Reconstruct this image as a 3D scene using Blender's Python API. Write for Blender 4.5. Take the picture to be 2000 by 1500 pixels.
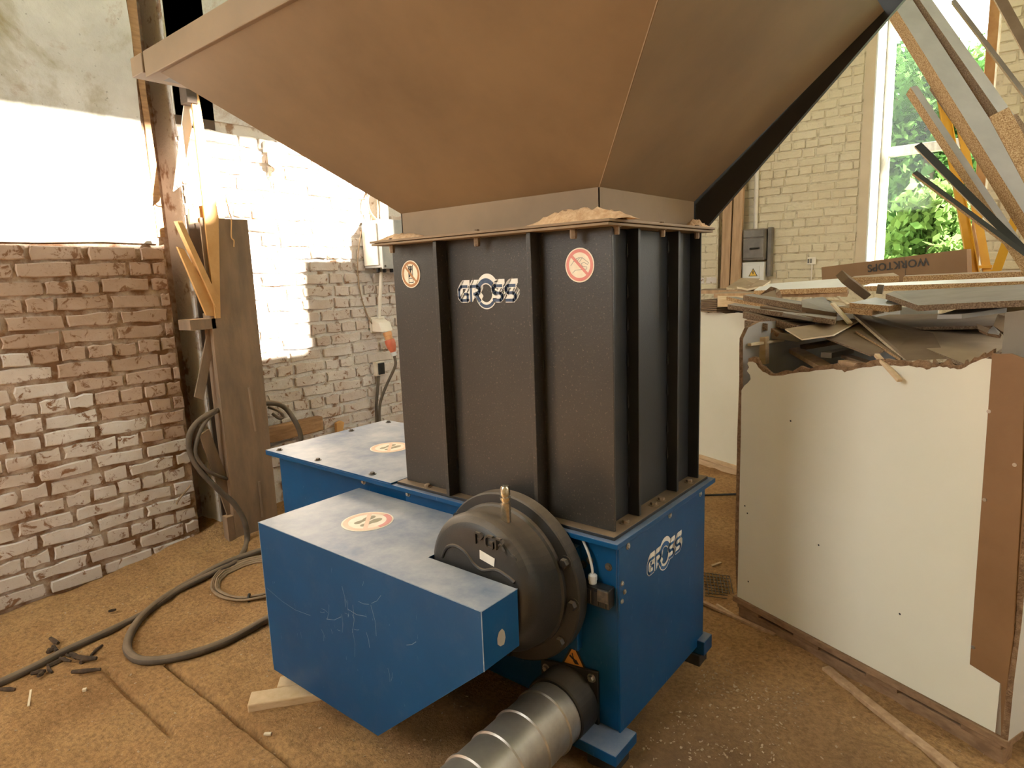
import bpy, bmesh, math, random
import numpy as np
from mathutils import Vector, Matrix
for o in list(bpy.data.objects): bpy.data.objects.remove(o)
SC = bpy.context.scene
COL = SC.collection

# ------------------------------------------------------------------ camera
cam_data = bpy.data.cameras.new('camera')
cam_data.sensor_width = 36.0
cam_data.lens = 22.4135
cam_data.clip_start = 0.05
cam = bpy.data.objects.new('camera', cam_data)
COL.objects.link(cam)
cam.matrix_world = Matrix([list(r) for r in [[0.776785, -0.076749, 0.625071, 0.956802], [0.628721, 0.151639, -0.762703, -1.664923], [-0.036248, 0.985452, 0.166045, 1.6]]] + [[0, 0, 0, 1]])
SC.camera = cam

# ------------------------------------------------------------------ sky, sun, exposure
world = bpy.data.worlds.new('sky')
SC.world = world
world.use_nodes = True
wn = world.node_tree.nodes
wl = world.node_tree.links
bg = wn['Background']
bg.inputs['Color'].default_value = (1.0, 1.0, 0.96, 1)
bg.inputs['Strength'].default_value = 5.0
SUN_DIR = Vector((-1.0, -0.5, -0.55)).normalized()
sun_data = bpy.data.lights.new('sun', 'SUN')
sun_data.energy = 38.0
sun_data.angle = math.radians(0.6)
sun_data.color = (1.0, 0.93, 0.82)
sun = bpy.data.objects.new('sun', sun_data)
COL.objects.link(sun)
sun.rotation_euler = SUN_DIR.to_track_quat('-Z', 'Y').to_euler()
sun.location = (8, 6, 8)
SC.view_settings.view_transform = 'Standard'
SC.view_settings.look = 'None'
SC.view_settings.gamma = 1.0
SC.view_settings.use_curve_mapping = False
SC.view_settings.exposure = 1.1
SC.cycles.use_denoising = True
SC.cycles.max_bounces = 8
SC.cycles.diffuse_bounces = 5
SC.cycles.sample_clamp_indirect = 8.0

# ------------------------------------------------------------------ materials
MATS = {}
def new_mat(name):
    m = bpy.data.materials.new(name)
    m.use_nodes = True
    MATS[name] = m
    nt = m.node_tree
    return m, nt, nt.nodes['Principled BSDF']
def col4(c): return (c[0], c[1], c[2], 1)
def ramp(nt, fac, stops):
    r = nt.nodes.new('ShaderNodeValToRGB')
    cr = r.color_ramp
    while len(cr.elements) < len(stops): cr.elements.new(0.5)
    for e, (p, c) in zip(cr.elements, stops):
        e.position = p
        e.color = col4(c)
    nt.links.new(fac, r.inputs[0])
    return r.outputs[0]
def noise(nt, scale, detail=5, rough=0.6, dist=0.0, coord='Object', stretch=None):
    tc = nt.nodes.new('ShaderNodeTexCoord')
    out = tc.outputs[coord]
    if coord == 'World':
        out = None
    if stretch:
        mp = nt.nodes.new('ShaderNodeMapping')
        mp.inputs['Scale'].default_value = stretch
        nt.links.new(out, mp.inputs[0])
        out = mp.outputs[0]
    n = nt.nodes.new('ShaderNodeTexNoise')
    n.inputs['Scale'].default_value = scale
    n.inputs['Detail'].default_value = detail
    n.inputs['Roughness'].default_value = rough
    n.inputs['Distortion'].default_value = dist
    nt.links.new(out, n.inputs['Vector'])
    return n.outputs['Fac']
def wnoise(nt, scale, detail=5, rough=0.6, dist=0.0):
    g = nt.nodes.new('ShaderNodeNewGeometry')
    n = nt.nodes.new('ShaderNodeTexNoise')
    n.inputs['Scale'].default_value = scale
    n.inputs['Detail'].default_value = detail
    n.inputs['Roughness'].default_value = rough
    n.inputs['Distortion'].default_value = dist
    nt.links.new(g.outputs['Position'], n.inputs['Vector'])
    return n.outputs['Fac']
def mixc(nt, fac, a, b, mode='MIX'):
    m = nt.nodes.new('ShaderNodeMix')
    m.data_type = 'RGBA'
    m.blend_type = mode
    for sock, v in ((m.inputs[0], fac), (m.inputs[6], a), (m.inputs[7], b)):
        if isinstance(v, (int, float)): sock.default_value = v
        elif isinstance(v, tuple): sock.default_value = col4(v)
        else: nt.links.new(v, sock)
    return m.outputs[2]
def math_n(nt, op, a, b=0.0):
    m = nt.nodes.new('ShaderNodeMath')
    m.operation = op
    for i, v in enumerate((a, b)):
        if isinstance(v, (int, float)): m.inputs[i].default_value = v
        else: nt.links.new(v, m.inputs[i])
    m.use_clamp = True
    return m.outputs[0]
def bump(nt, b, h, strength, dist=0.01):
    n = nt.nodes.new('ShaderNodeBump')
    n.inputs['Strength'].default_value = strength
    n.inputs['Distance'].default_value = dist
    nt.links.new(h, n.inputs['Height'])
    nt.links.new(n.outputs[0], b.inputs['Normal'])
def mat(name, c1, c2=None, scale=8, rough=0.6, metal=0.0, lo=0.35, hi=0.65, bmp=0.0, bscale=60, dust=None, dust_amt=0.8, stretch=None, detail=6, spec=0.5, bdist=0.004):
    """plain procedural material: two colours mixed by noise, optional settled dust on upward faces, fine relief"""
    m, nt, b = new_mat(name)
    b.inputs['Roughness'].default_value = rough
    b.inputs['Metallic'].default_value = metal
    b.inputs['Specular IOR Level'].default_value = spec
    c2 = c2 or c1
    f = noise(nt, scale, detail, stretch=stretch)
    c = ramp(nt, f, [(lo, c1), (hi, c2)])
    if dust:
        g = nt.nodes.new('ShaderNodeNewGeometry')
        sx = nt.nodes.new('ShaderNodeSeparateXYZ')
        nt.links.new(g.outputs['True Normal'], sx.inputs[0])
        up = math_n(nt, 'MULTIPLY', math_n(nt, 'SUBTRACT', sx.outputs[2], 0.35), 1.6)
        dn = ramp(nt, noise(nt, 5, 7, 0.65), [(0.25, (0.35,) * 3), (0.7, (1,) * 3)])
        up = math_n(nt, 'MULTIPLY', math_n(nt, 'MULTIPLY', up, dn), dust_amt)
        c = mixc(nt, up, c, dust)
        r = math_n(nt, 'ADD', math_n(nt, 'MULTIPLY', up, 0.25), rough)
        nt.links.new(r, b.inputs['Roughness'])
    nt.links.new(c, b.inputs['Base Color'])
    if bmp: bump(nt, b, noise(nt, bscale, 4), bmp, bdist)
    return m

# whitewashed brick with bare and dirty patches
def brick_mat(name, white, dirty, bare, bare_amt, dirt_amt):
    m, nt, b = new_mat(name)
    b.inputs['Roughness'].default_value = 0.9
    b.inputs['Specular IOR Level'].default_value = 0.2
    oi = nt.nodes.new('ShaderNodeObjectInfo')
    n1 = wnoise(nt, 2.2, 6, 0.6)
    n2 = wnoise(nt, 15, 9, 0.72, 0.8)
    n3 = wnoise(nt, 70, 5, 0.6)
    c = mixc(nt, ramp(nt, n1, [(0.5 - dirt_amt, (0,) * 3), (0.85 - dirt_amt * 0.5, (1,) * 3)]), white, dirty)
    rv = math_n(nt, 'MULTIPLY', oi.outputs['Random'], 0.22)
    c = mixc(nt, rv, c, dirty)
    c = mixc(nt, ramp(nt, n2, [(0.62 - bare_amt, (0,) * 3), (0.68 - bare_amt, (1,) * 3)]), c, bare)
    c = mixc(nt, ramp(nt, n3, [(0.6, (0,) * 3), (0.8, (0.5,) * 3)]), c, bare)
    nt.links.new(c, b.inputs['Base Color'])
    bump(nt, b, n2, 0.6, 0.01)
    return m
brick_mat('white_brick', (0.72, 0.68, 0.64), (0.48, 0.36, 0.28), (0.25, 0.135, 0.075), 0.06, 0.12)
brick_mat('dusty_brick', (0.56, 0.44, 0.36), (0.36, 0.235, 0.16), (0.23, 0.125, 0.07), 0.07, 0.2)
brick_mat('cream_brick', (0.68, 0.60, 0.43), (0.60, 0.50, 0.33), (0.20, 0.13, 0.08), -0.06, 0.1)
mat('mortar', (0.24, 0.13, 0.07), (0.52, 0.42, 0.34), 9, 0.95, lo=0.42, hi=0.60, bmp=0.8, bscale=40, bdist=0.01)
mat('white_mortar', (0.30, 0.19, 0.12), (0.66, 0.62, 0.57), 9, 0.95, lo=0.36, hi=0.46, bmp=0.8, bscale=40, bdist=0.01)
mat('cream_mortar', (0.42, 0.34, 0.22), (0.64, 0.56, 0.40), 16, 0.95, lo=0.36, hi=0.5, bmp=0.6, bscale=40)
# old plaster: grey with brown and mossy stains
m, nt, b = new_mat('plaster')
b.inputs['Roughness'].default_value = 0.95
c = ramp(nt, noise(nt, 3, 6), [(0.35, (0.52, 0.51, 0.48)), (0.65, (0.66, 0.65, 0.62))])
c = mixc(nt, ramp(nt, noise(nt, 1.6, 8, 0.65, 0.3), [(0.50, (0,) * 3), (0.62, (0.85,) * 3)]), c, (0.30, 0.25, 0.13))
c = mixc(nt, ramp(nt, noise(nt, 2.6, 8, 0.7, 0.5), [(0.56, (0,) * 3), (0.68, (0.8,) * 3)]), c, (0.33, 0.20, 0.13))
c = mixc(nt, ramp(nt, noise(nt, 30, 4, 0.7), [(0.64, (0,) * 3), (0.72, (0.7,) * 3)]), c, (0.16, 0.14, 0.11))
nt.links.new(c, b.inputs['Base Color'])
bump(nt, b, noise(nt, 25, 6), 0.4, 0.01)
# sawdust covered floor
m, nt, b = new_mat('sawdust_floor')
b.inputs['Roughness'].default_value = 0.97
b.inputs['Specular IOR Level'].default_value = 0.1
c = ramp(nt, noise(nt, 1.3, 7, 0.6), [(0.3, (0.36, 0.19, 0.08)), (0.5, (0.52, 0.30, 0.13)), (0.7, (0.62, 0.39, 0.18))])
c = mixc(nt, ramp(nt, noise(nt, 55, 6, 0.7), [(0.35, (0.65,) * 3), (0.6, (0,) * 3)]), c, (0.18, 0.10, 0.048))
c = mixc(nt, ramp(nt, noise(nt, 160, 3, 0.6), [(0.66, (0,) * 3), (0.74, (0.8,) * 3)]), c, (0.72, 0.54, 0.34))
# trodden, oily dirt near the outlet; the shade there is darkened in too
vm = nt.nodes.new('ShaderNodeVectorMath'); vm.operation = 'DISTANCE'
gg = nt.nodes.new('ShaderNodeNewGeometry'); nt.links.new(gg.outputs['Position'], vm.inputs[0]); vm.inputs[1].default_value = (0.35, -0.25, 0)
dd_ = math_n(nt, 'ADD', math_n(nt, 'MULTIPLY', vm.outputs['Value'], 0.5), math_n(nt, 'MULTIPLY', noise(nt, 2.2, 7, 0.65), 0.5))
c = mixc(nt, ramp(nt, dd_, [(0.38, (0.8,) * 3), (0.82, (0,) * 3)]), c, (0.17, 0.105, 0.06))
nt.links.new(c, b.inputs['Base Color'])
bump(nt, b, noise(nt, 90, 6, 0.7), 0.9, 0.012)
DUST = (0.55, 0.46, 0.37)
SAW = (0.52, 0.33, 0.17)
mat('sawdust', (0.50, 0.30, 0.15), (0.66, 0.45, 0.26), 60, 0.98, bmp=0.9, bscale=120)
# blue painted sheet metal, scratched, dusty on top with the wall's reflection painted in
def blue_mat(name, dust_amt):
    m, nt, b = new_mat(name)
    c = ramp(nt, noise(nt, 3, 5), [(0.3, (0.002, 0.049, 0.140)), (0.7, (0.003, 0.063, 0.174))])
    sc1 = ramp(nt, noise(nt, 9, 2, 0.5, 2.5, stretch=(9, 9, 0.7)), [(0.745, (0,) * 3), (0.77, (0.6,) * 3)])
    c = mixc(nt, sc1, c, (0.25, 0.33, 0.42))
    c = mixc(nt, ramp(nt, noise(nt, 14, 8, 0.7), [(0.52, (0,) * 3), (0.9, (0.12,) * 3)]), c, (0.22, 0.22, 0.22))
    g = nt.nodes.new('ShaderNodeNewGeometry')
    sx = nt.nodes.new('ShaderNodeSeparateXYZ')
    nt.links.new(g.outputs['True Normal'], sx.inputs[0])
    up = math_n(nt, 'MULTIPLY', math_n(nt, 'SUBTRACT', sx.outputs[2], 0.4), 1.6)
    dn = ramp(nt, noise(nt, 3.5, 8, 0.65), [(0.3, (0.25,) * 3), (0.68, (1,) * 3)])
    up = math_n(nt, 'MULTIPLY', math_n(nt, 'MULTIPLY', up, dn), dust_amt)
    c = mixc(nt, up, c, (0.52, 0.50, 0.48))
    nt.links.new(c, b.inputs['Base Color'])
    r = math_n(nt, 'ADD', math_n(nt, 'MULTIPLY', up, 0.1), 0.36)
    nt.links.new(r, b.inputs['Roughness'])
    b.inputs['Specular IOR Level'].default_value = 0.25
    bump(nt, b, noise(nt, 240, 3), 0.08, 0.002)
blue_mat('blue_paint', 0.45)
blue_mat('blue_lid', 0.85)
mat('bin_paint', (0.011, 0.0125, 0.015), (0.019, 0.020, 0.022), 4, 0.5, bmp=0.25, bscale=220, bdist=0.002, dust=SAW, dust_amt=0.45)
# dusty textured front of the bin: light specks of sawdust stuck to the paint
m, nt, b = new_mat('bin_front_paint')
c = ramp(nt, noise(nt, 2, 6), [(0.3, (0.024, 0.021, 0.018)), (0.7, (0.038, 0.032, 0.027))])
c = mixc(nt, ramp(nt, noise(nt, 130, 4, 0.6), [(0.60, (0,) * 3), (0.75, (0.5,) * 3)]), c, (0.26, 0.20, 0.14))
nt.links.new(c, b.inputs['Base Color'])
b.inputs['Roughness'].default_value = 0.42
bump(nt, b, noise(nt, 200, 4), 0.3, 0.002)
mat('hopper_paint', (0.182, 0.117, 0.059), (0.24, 0.156, 0.080), 2.2, 0.62, bmp=0.08, bscale=150, bdist=0.002, dust=SAW, detail=8)
mat('black_steel', (0.010, 0.009, 0.009), (0.018, 0.017, 0.015), 6, 0.5, bmp=0.1, bscale=90, dust=(0.2, 0.15, 0.1), dust_amt=0.35)
mat('cast_iron', (0.015, 0.014, 0.013), (0.030, 0.027, 0.024), 7, 0.5, bmp=0.25, bscale=140, bdist=0.003, dust=(0.27, 0.20, 0.135), dust_amt=0.85)
mat('steel_bolt', (0.35, 0.33, 0.30), (0.5, 0.46, 0.4), 60, 0.35, 0.85)
mat('dull_bolt', (0.07, 0.06, 0.05), (0.14, 0.11, 0.08), 60, 0.5, 0.5)
mat('rusty_bolt', (0.17, 0.11, 0.065), (0.28, 0.2, 0.13), 60, 0.7, 0.2)
mat('brass_plug', (0.45, 0.38, 0.27), (0.6, 0.55, 0.45), 80, 0.25, 0.9)
mat('galvanised', (0.30, 0.29, 0.27), (0.44, 0.42, 0.39), 9, 0.34, 0.75, dust=(0.40, 0.32, 0.23), dust_amt=0.6)
mat('rubber', (0.015, 0.014, 0.013), (0.03, 0.027, 0.024), 20, 0.6)
mat('plastic_black', (0.010, 0.010, 0.010), None, 5, 0.35)
mat('plastic_grey', (0.45, 0.45, 0.44), (0.52, 0.52, 0.5), 20, 0.5)
mat('decal_white', (0.72, 0.68, 0.60), (0.80, 0.76, 0.69), 25, 0.45)
mat('decal_cream', (0.74, 0.62, 0.46), (0.82, 0.72, 0.56), 25, 0.45)
mat('decal_red', (0.62, 0.19, 0.16), (0.68, 0.25, 0.2), 25, 0.45)
mat('decal_rust', (0.34, 0.15, 0.05), (0.42, 0.19, 0.07), 25, 0.45)
mat('decal_faded', (0.70, 0.45, 0.28), (0.76, 0.52, 0.36), 12, 0.5)
mat('decal_blue', (0.020, 0.045, 0.10), (0.06, 0.09, 0.15), 60, 0.45)
mat('decal_black', (0.02, 0.018, 0.016), None, 5, 0.5)
mat('decal_olive', (0.26, 0.22, 0.13), (0.34, 0.28, 0.18), 30, 0.6)
mat('decal_grey', (0.30, 0.27, 0.23), None, 30, 0.6)
mat('decal_orange', (0.62, 0.27, 0.06), (0.55, 0.24, 0.05), 30, 0.5)
mat('decal_yellow', (0.80, 0.50, 0.05), (0.72, 0.42, 0.05), 30, 0.5)
mat('column_paint', (0.175, 0.122, 0.08), (0.28, 0.185, 0.115), 5, 0.75, bmp=0.3, bscale=60, dust=SAW, stretch=(2, 2, 0.5))
mat('column_dark', (0.06, 0.042, 0.03), (0.10, 0.065, 0.04), 5, 0.8, bmp=0.3, bscale=60, dust=SAW)
mat('angle_ochre', (0.50, 0.27, 0.09), (0.62, 0.36, 0.14), 6, 0.7, bmp=0.2, bscale=60)
mat('angle_pale', (0.66, 0.60, 0.52), (0.75, 0.7, 0.62), 6, 0.7)
mat('cable_rubber', (0.075, 0.058, 0.042), (0.12, 0.09, 0.062), 12, 0.75, dust=(0.30, 0.21, 0.13), dust_amt=0.8)
mat('thin_cable', (0.24, 0.16, 0.09), (0.34, 0.24, 0.15), 20, 0.75)
mat('ebox_grey', (0.34, 0.34, 0.32), (0.44, 0.43, 0.4), 10, 0.6, dust=SAW)
mat('ebox_dark', (0.13, 0.115, 0.1), (0.20, 0.175, 0.15), 10, 0.6, dust=SAW, dust_amt=0.5)
mat('socket_white', (0.70, 0.63, 0.52), (0.78, 0.72, 0.62), 10, 0.5)
mat('plug_red', (0.50, 0.10, 0.05), (0.56, 0.16, 0.08), 10, 0.5)
mat('plug_orange', (0.6, 0.3, 0.12), None, 10, 0.5)
mat('pipe_white', (0.66, 0.60, 0.50), (0.72, 0.66, 0.56), 10, 0.6)
mat('old_timber', (0.28, 0.16, 0.08), (0.42, 0.25, 0.13), 6, 0.9, bmp=0.4, bscale=60, stretch=(1, 1, 8))
mat('timber_plank', (0.36, 0.22, 0.12), (0.50, 0.33, 0.19), 5, 0.85, bmp=0.3, bscale=60, stretch=(7, 7, 0.6))
mat('pallet_wood', (0.20, 0.115, 0.06), (0.33, 0.20, 0.11), 6, 0.9, bmp=0.4, bscale=50, stretch=(1, 6, 6))
mat('fresh_wood', (0.55, 0.38, 0.21), (0.68, 0.50, 0.31), 6, 0.8, stretch=(2, 2, 8))
mat('pale_wood', (0.66, 0.53, 0.36), (0.78, 0.66, 0.48), 6, 0.8, stretch=(2, 2, 8))
# white laminate on the crates
mat('white_panel', (0.72, 0.69, 0.56), (0.78, 0.75, 0.63), 1.2, 0.42, bmp=0.03, bscale=80)
mat('white_side', (0.60, 0.60, 0.56), (0.66, 0.65, 0.61), 2, 0.45)
mat('hardboard', (0.22, 0.11, 0.042), (0.27, 0.14, 0.06), 3, 0.55, bmp=0.08, bscale=120)
mat('torn_edge', (0.20, 0.11, 0.055), (0.36, 0.22, 0.12), 40, 0.95, bmp=1.0, bscale=70, bdist=0.02)
# particle board edge: coarse light and dark chips
def chip_mat(name, a, bb, cc):
    m, nt, b = new_mat(name)
    b.inputs['Roughness'].default_value = 0.9
    c = ramp(nt, noise(nt, 170, 3, 0.7), [(0.36, a), (0.5, bb), (0.64, cc)])
    nt.links.new(c, b.inputs['Base Color'])
    bump(nt, b, noise(nt, 170, 3, 0.7), 0.6, 0.006)
chip_mat('chip_edge', (0.24, 0.12, 0.05), (0.46, 0.28, 0.13), (0.66, 0.48, 0.28))
chip_mat('chip_edge_dull', (0.14, 0.085, 0.05), (0.24, 0.16, 0.10), (0.36, 0.26, 0.17))
chip_mat('chip_edge_pale', (0.50, 0.36, 0.20), (0.66, 0.52, 0.34), (0.80, 0.68, 0.5))
mat('board_grey', (0.20, 0.168, 0.132), (0.275, 0.232, 0.185), 5, 0.7, spec=0.3, bmp=0.05, bscale=60)
mat('board_brown', (0.15, 0.10, 0.062), (0.215, 0.15, 0.096), 4, 0.9, spec=0.15, bmp=0.08, bscale=80)
mat('board_tan', (0.28, 0.20, 0.125), (0.37, 0.275, 0.18), 4, 0.88, spec=0.2, bmp=0.08, bscale=80)
mat('board_white', (0.70, 0.70, 0.68), (0.78, 0.78, 0.76), 4, 0.4)
mat('board_light_grey', (0.31, 0.295, 0.27), (0.38, 0.36, 0.33), 4, 0.55)
mat('board_black', (0.028, 0.03, 0.032), (0.04, 0.04, 0.042), 4, 0.4)
mat('cardboard', (0.26, 0.145, 0.072), (0.30, 0.175, 0.09), 3, 0.85, bmp=0.1, bscale=30)
mat('ladder_yellow', (0.62, 0.31, 0.012), (0.70, 0.38, 0.02), 6, 0.5)
mat('bark', (0.035, 0.022, 0.014), (0.09, 0.055, 0.03), 30, 0.95, bmp=0.8, bscale=60)
mat('wood_chip', (0.34, 0.22, 0.12), (0.60, 0.44, 0.28), 6, 0.9)
mat('frame_white', (0.62, 0.62, 0.60), (0.72, 0.72, 0.70), 12, 0.6, bmp=0.3, bscale=40)
mat('frame_grey', (0.36, 0.33, 0.30), (0.52, 0.49, 0.46), 10, 0.8, bmp=0.5, bscale=40, stretch=(3, 3, 1))
mat('reveal_cream', (0.58, 0.47, 0.32), (0.64, 0.53, 0.38), 4, 0.9, bmp=0.2, bscale=40)
mat('rusty_strip', (0.36, 0.17, 0.06), (0.46, 0.25, 0.10), 8, 0.85)
mat('grass', (0.10, 0.20, 0.03), (0.22, 0.34, 0.07), 3, 0.95)
mat('trunk', (0.10, 0.075, 0.05), (0.16, 0.12, 0.08), 8, 0.95)
mat('concrete', (0.40, 0.37, 0.33), (0.48, 0.45, 0.41), 3, 0.95)
mat('wire_steel', (0.10, 0.085, 0.07), (0.2, 0.17, 0.13), 30, 0.5, 0.6)
mat('web_dust', (0.48, 0.40, 0.32), None, 5, 1.0)
# window glass: thin clear pane
m, nt, b = new_mat('glass')
tr = nt.nodes.new('ShaderNodeBsdfTransparent')
tr.inputs[0].default_value = (0.95, 0.97, 0.95, 1)
gl = nt.nodes.new('ShaderNodeBsdfGlossy')
gl.inputs['Roughness'].default_value = 0.05
mx = nt.nodes.new('ShaderNodeMixShader')
mx.inputs[0].default_value = 0.012
nt.links.new(tr.outputs[0], mx.inputs[1])
nt.links.new(gl.outputs[0], mx.inputs[2])
nt.links.new(mx.outputs[0], nt.nodes['Material Output'].inputs[0])
# leaves: diffuse + translucent
def leaf_mat(name, a, bb):
    m, nt, b = new_mat(name)
    c = ramp(nt, wnoise(nt, 1.4, 4), [(0.35, a), (0.65, bb)])
    d = nt.nodes.new('ShaderNodeBsdfDiffuse')
    t = nt.nodes.new('ShaderNodeBsdfTranslucent')
    nt.links.new(c, d.inputs[0])
    nt.links.new(c, t.inputs[0])
    mx = nt.nodes.new('ShaderNodeMixShader')
    mx.inputs[0].default_value = 0.55
    nt.links.new(d.outputs[0], mx.inputs[1])
    nt.links.new(t.outputs[0], mx.inputs[2])
    nt.links.new(mx.outputs[0], nt.nodes['Material Output'].inputs[0])
leaf_mat('leaf_bush', (0.08, 0.16, 0.045), (0.17, 0.26, 0.085))
leaf_mat('leaf_green', (0.026, 0.07, 0.022), (0.07, 0.14, 0.04))
leaf_mat('leaf_light', (0.04, 0.09, 0.022), (0.10, 0.16, 0.045))

# ------------------------------------------------------------------ building helpers
def V(*a): return Vector(a)
def frame_from(d):
    d = Vector(d).normalized()
    a = Vector((0, 0, 1)) if abs(d.z) < 0.95 else Vector((1, 0, 0))
    x = d.cross(a).normalized()
    return x, d.cross(x).normalized()
class MB:
    """collects geometry (world coordinates) for ONE mesh object"""
    def __init__(s): s.v = []; s.f = []; s.m = []
    def add(s, vs, fs, mi=0):
        k = len(s.v)
        s.v += [tuple(p) for p in vs]
        s.f += [tuple(i + k for i in f) for f in fs]
        s.m += [mi] * len(fs)
        return s
    def hexa(s, p, mi=0):
        return s.add(p, [(0, 3, 2, 1), (4, 5, 6, 7), (0, 1, 5, 4), (1, 2, 6, 5), (2, 3, 7, 6), (3, 0, 4, 7)], mi)
    def box(s, x0, x1, y0, y1, z0, z1, mi=0):
        return s.hexa([(x0, y0, z0), (x1, y0, z0), (x1, y1, z0), (x0, y1, z0), (x0, y0, z1), (x1, y0, z1), (x1, y1, z1), (x0, y1, z1)], mi)
    def obox(s, o, a, b, c, mi=0):
        o, a, b, c = Vector(o), Vector(a), Vector(b), Vector(c)
        return s.hexa([o, o + a, o + a + b, o + b, o + c, o + a + c, o + a + b + c, o + b + c], mi)
    def bar(s, p, q, w, h, up=(0, 0, 1), mi=0):
        p, q = Vector(p), Vector(q)
        d = (q - p).normalized()
        a = d.cross(Vector(up)).normalized()
        b = a.cross(d).normalized()
        return s.obox(p - a * w / 2 - b * h / 2, a * w, q - p, b * h, mi)
    def prism(s, pts, off, mi=0, mi_side=None):
        n = len(pts)
        off = Vector(off)
        p = [Vector(q) for q in pts]
        nrm = Vector((0, 0, 0))
        for i in range(n): nrm += p[i].cross(p[(i + 1) % n])
        if nrm.dot(off) > 0: p = p[::-1]
        vs = p + [q + off for q in p]
        k = len(s.v)
        s.v += [tuple(q) for q in vs]
        s.f.append(tuple(range(k, k + n))); s.m.append(mi)
        s.f.append(tuple(range(k + 2 * n - 1, k + n - 1, -1))); s.m.append(mi)
        for i in range(n):
            j = (i + 1) % n
            s.f.append((k + i, k + n + i, k + n + j, k + j)); s.m.append(mi if mi_side is None else mi_side)
        return s
    def flat(s, pts, mi=0): return s.add(pts, [tuple(range(len(pts)))], mi)
    def tube(s, pts, r, n=8, mi=0, caps=True):
        pts = [Vector(p) for p in pts]
        k0 = len(s.v)
        x = None
        for i, p in enumerate(pts):
            d = (pts[min(i + 1, len(pts) - 1)] - pts[max(i - 1, 0)]).normalized()
            if x is None: x, y = frame_from(d)
            x = (x - d * x.dot(d)).normalized()
            y = d.cross(x)
            rr = r[i] if isinstance(r, (list, tuple)) else r
            for j in range(n):
                a = 2 * math.pi * j / n
                s.v.append(tuple(p + x * (rr * math.cos(a)) + y * (rr * math.sin(a))))
        for i in range(len(pts) - 1):
            for j in range(n):
                jj = (j + 1) % n
                s.f.append((k0 + i * n + j, k0 + i * n + jj, k0 + (i + 1) * n + jj, k0 + (i + 1) * n + j)); s.m.append(mi)
        if caps:
            s.f.append(tuple(k0 + j for j in range(n))[::-1]); s.m.append(mi)
            e = k0 + (len(pts) - 1) * n
            s.f.append(tuple(e + j for j in range(n))); s.m.append(mi)
        return s
    def lathe(s, c, axis, prof, n=48, mi=0):
        """prof: list of (distance along axis, radius)"""
        c = Vector(c); d = Vector(axis).normalized()
        return s.tube([c + d * t for t, r in prof], [max(r, 1e-4) for t, r in prof], n, mi) if False else s._lathe(c, d, prof, n, mi)
    def _lathe(s, c, d, prof, n, mi):
        x, y = frame_from(d)
        y = d.cross(x)
        k0 = len(s.v)
        for t, r in prof:
            for j in range(n):
                a = 2 * math.pi * j / n
                s.v.append(tuple(c + d * t + x * (r * math.cos(a)) + y * (r * math.sin(a))))
        for i in range(len(prof) - 1):
            for j in range(n):
                jj = (j + 1) % n
                s.f.append((k0 + i * n + j, k0 + i * n + jj, k0 + (i + 1) * n + jj, k0 + (i + 1) * n + j)); s.m.append(mi)
        s.f.append(tuple(k0 + j for j in range(n))[::-1]); s.m.append(mi)
        e = k0 + (len(prof) - 1) * n
        s.f.append(tuple(e + j for j in range(n))); s.m.append(mi)
        return s
    def mesh(s, name, mats):
        me = bpy.data.meshes.new(name)
        me.from_pydata(s.v, [], s.f)
        for m in mats: me.materials.append(MATS[m])
        me.polygons.foreach_set('material_index', s.m)
        me.update()
        return me
    def build(s, name, mats, parent=None, bevel=0.0, smooth=False, seg=2):
        if isinstance(mats, str): mats = [mats]
        me = s.mesh(name, mats)
        bm = bmesh.new(); bm.from_mesh(me)
        bmesh.ops.recalc_face_normals(bm, faces=bm.faces)
        bm.to_mesh(me); bm.free()
        o = bpy.data.objects.new(name, me)
        COL.objects.link(o)
        if parent is not None: attach(o, parent)
        if smooth:
            me.polygons.foreach_set('use_smooth', [True] * len(me.polygons))
            me.set_sharp_from_angle(angle=math.radians(38))
        if bevel:
            md = o.modifiers.new('edge', 'BEVEL')
            md.width = bevel; md.segments = seg; md.limit_method = 'ANGLE'; md.angle_limit = math.radians(40)
        return o
def origin_of(o):
    p = Vector((0, 0, 0))
    while o is not None:
        p += Vector(o.location); o = o.parent
    return p
def attach(o, parent):
    """parent without moving: meshes are written in world coordinates, so the offset of the parent is taken off the object"""
    o.parent = parent
    o.location = Vector(o.location) - origin_of(parent)
def thing(name, label, cat, loc, group=None):
    e = bpy.data.objects.new(name, None)
    e.empty_display_size = 0.1
    e.location = loc
    COL.objects.link(e)
    tag(e, label, cat, group)
    return e
def tag(o, label, cat=None, group=None, kind=None):
    o['label'] = label
    if cat: o['category'] = cat
    if group: o['group'] = group
    if kind: o['kind'] = kind
    return o
def struct(o, label):
    o['kind'] = 'structure'; o['label'] = label
    return o
def smooth_path(pts, sub=6):
    """Catmull-Rom through the points"""
    P = [Vector(p) for p in pts]
    P = [P[0] * 2 - P[1]] + P + [P[-1] * 2 - P[-2]]
    out = []
    for i in range(1, len(P) - 2):
        for k in range(sub):
            t = k / sub
            a, b, c, d = P[i - 1], P[i], P[i + 1], P[i + 2]
            out.append(0.5 * ((2 * b) + (c - a) * t + (2 * a - 5 * b + 4 * c - d) * t * t + (3 * b - a - 3 * c + d) * t ** 3))
    out.append(P[-2])
    return out
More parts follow.
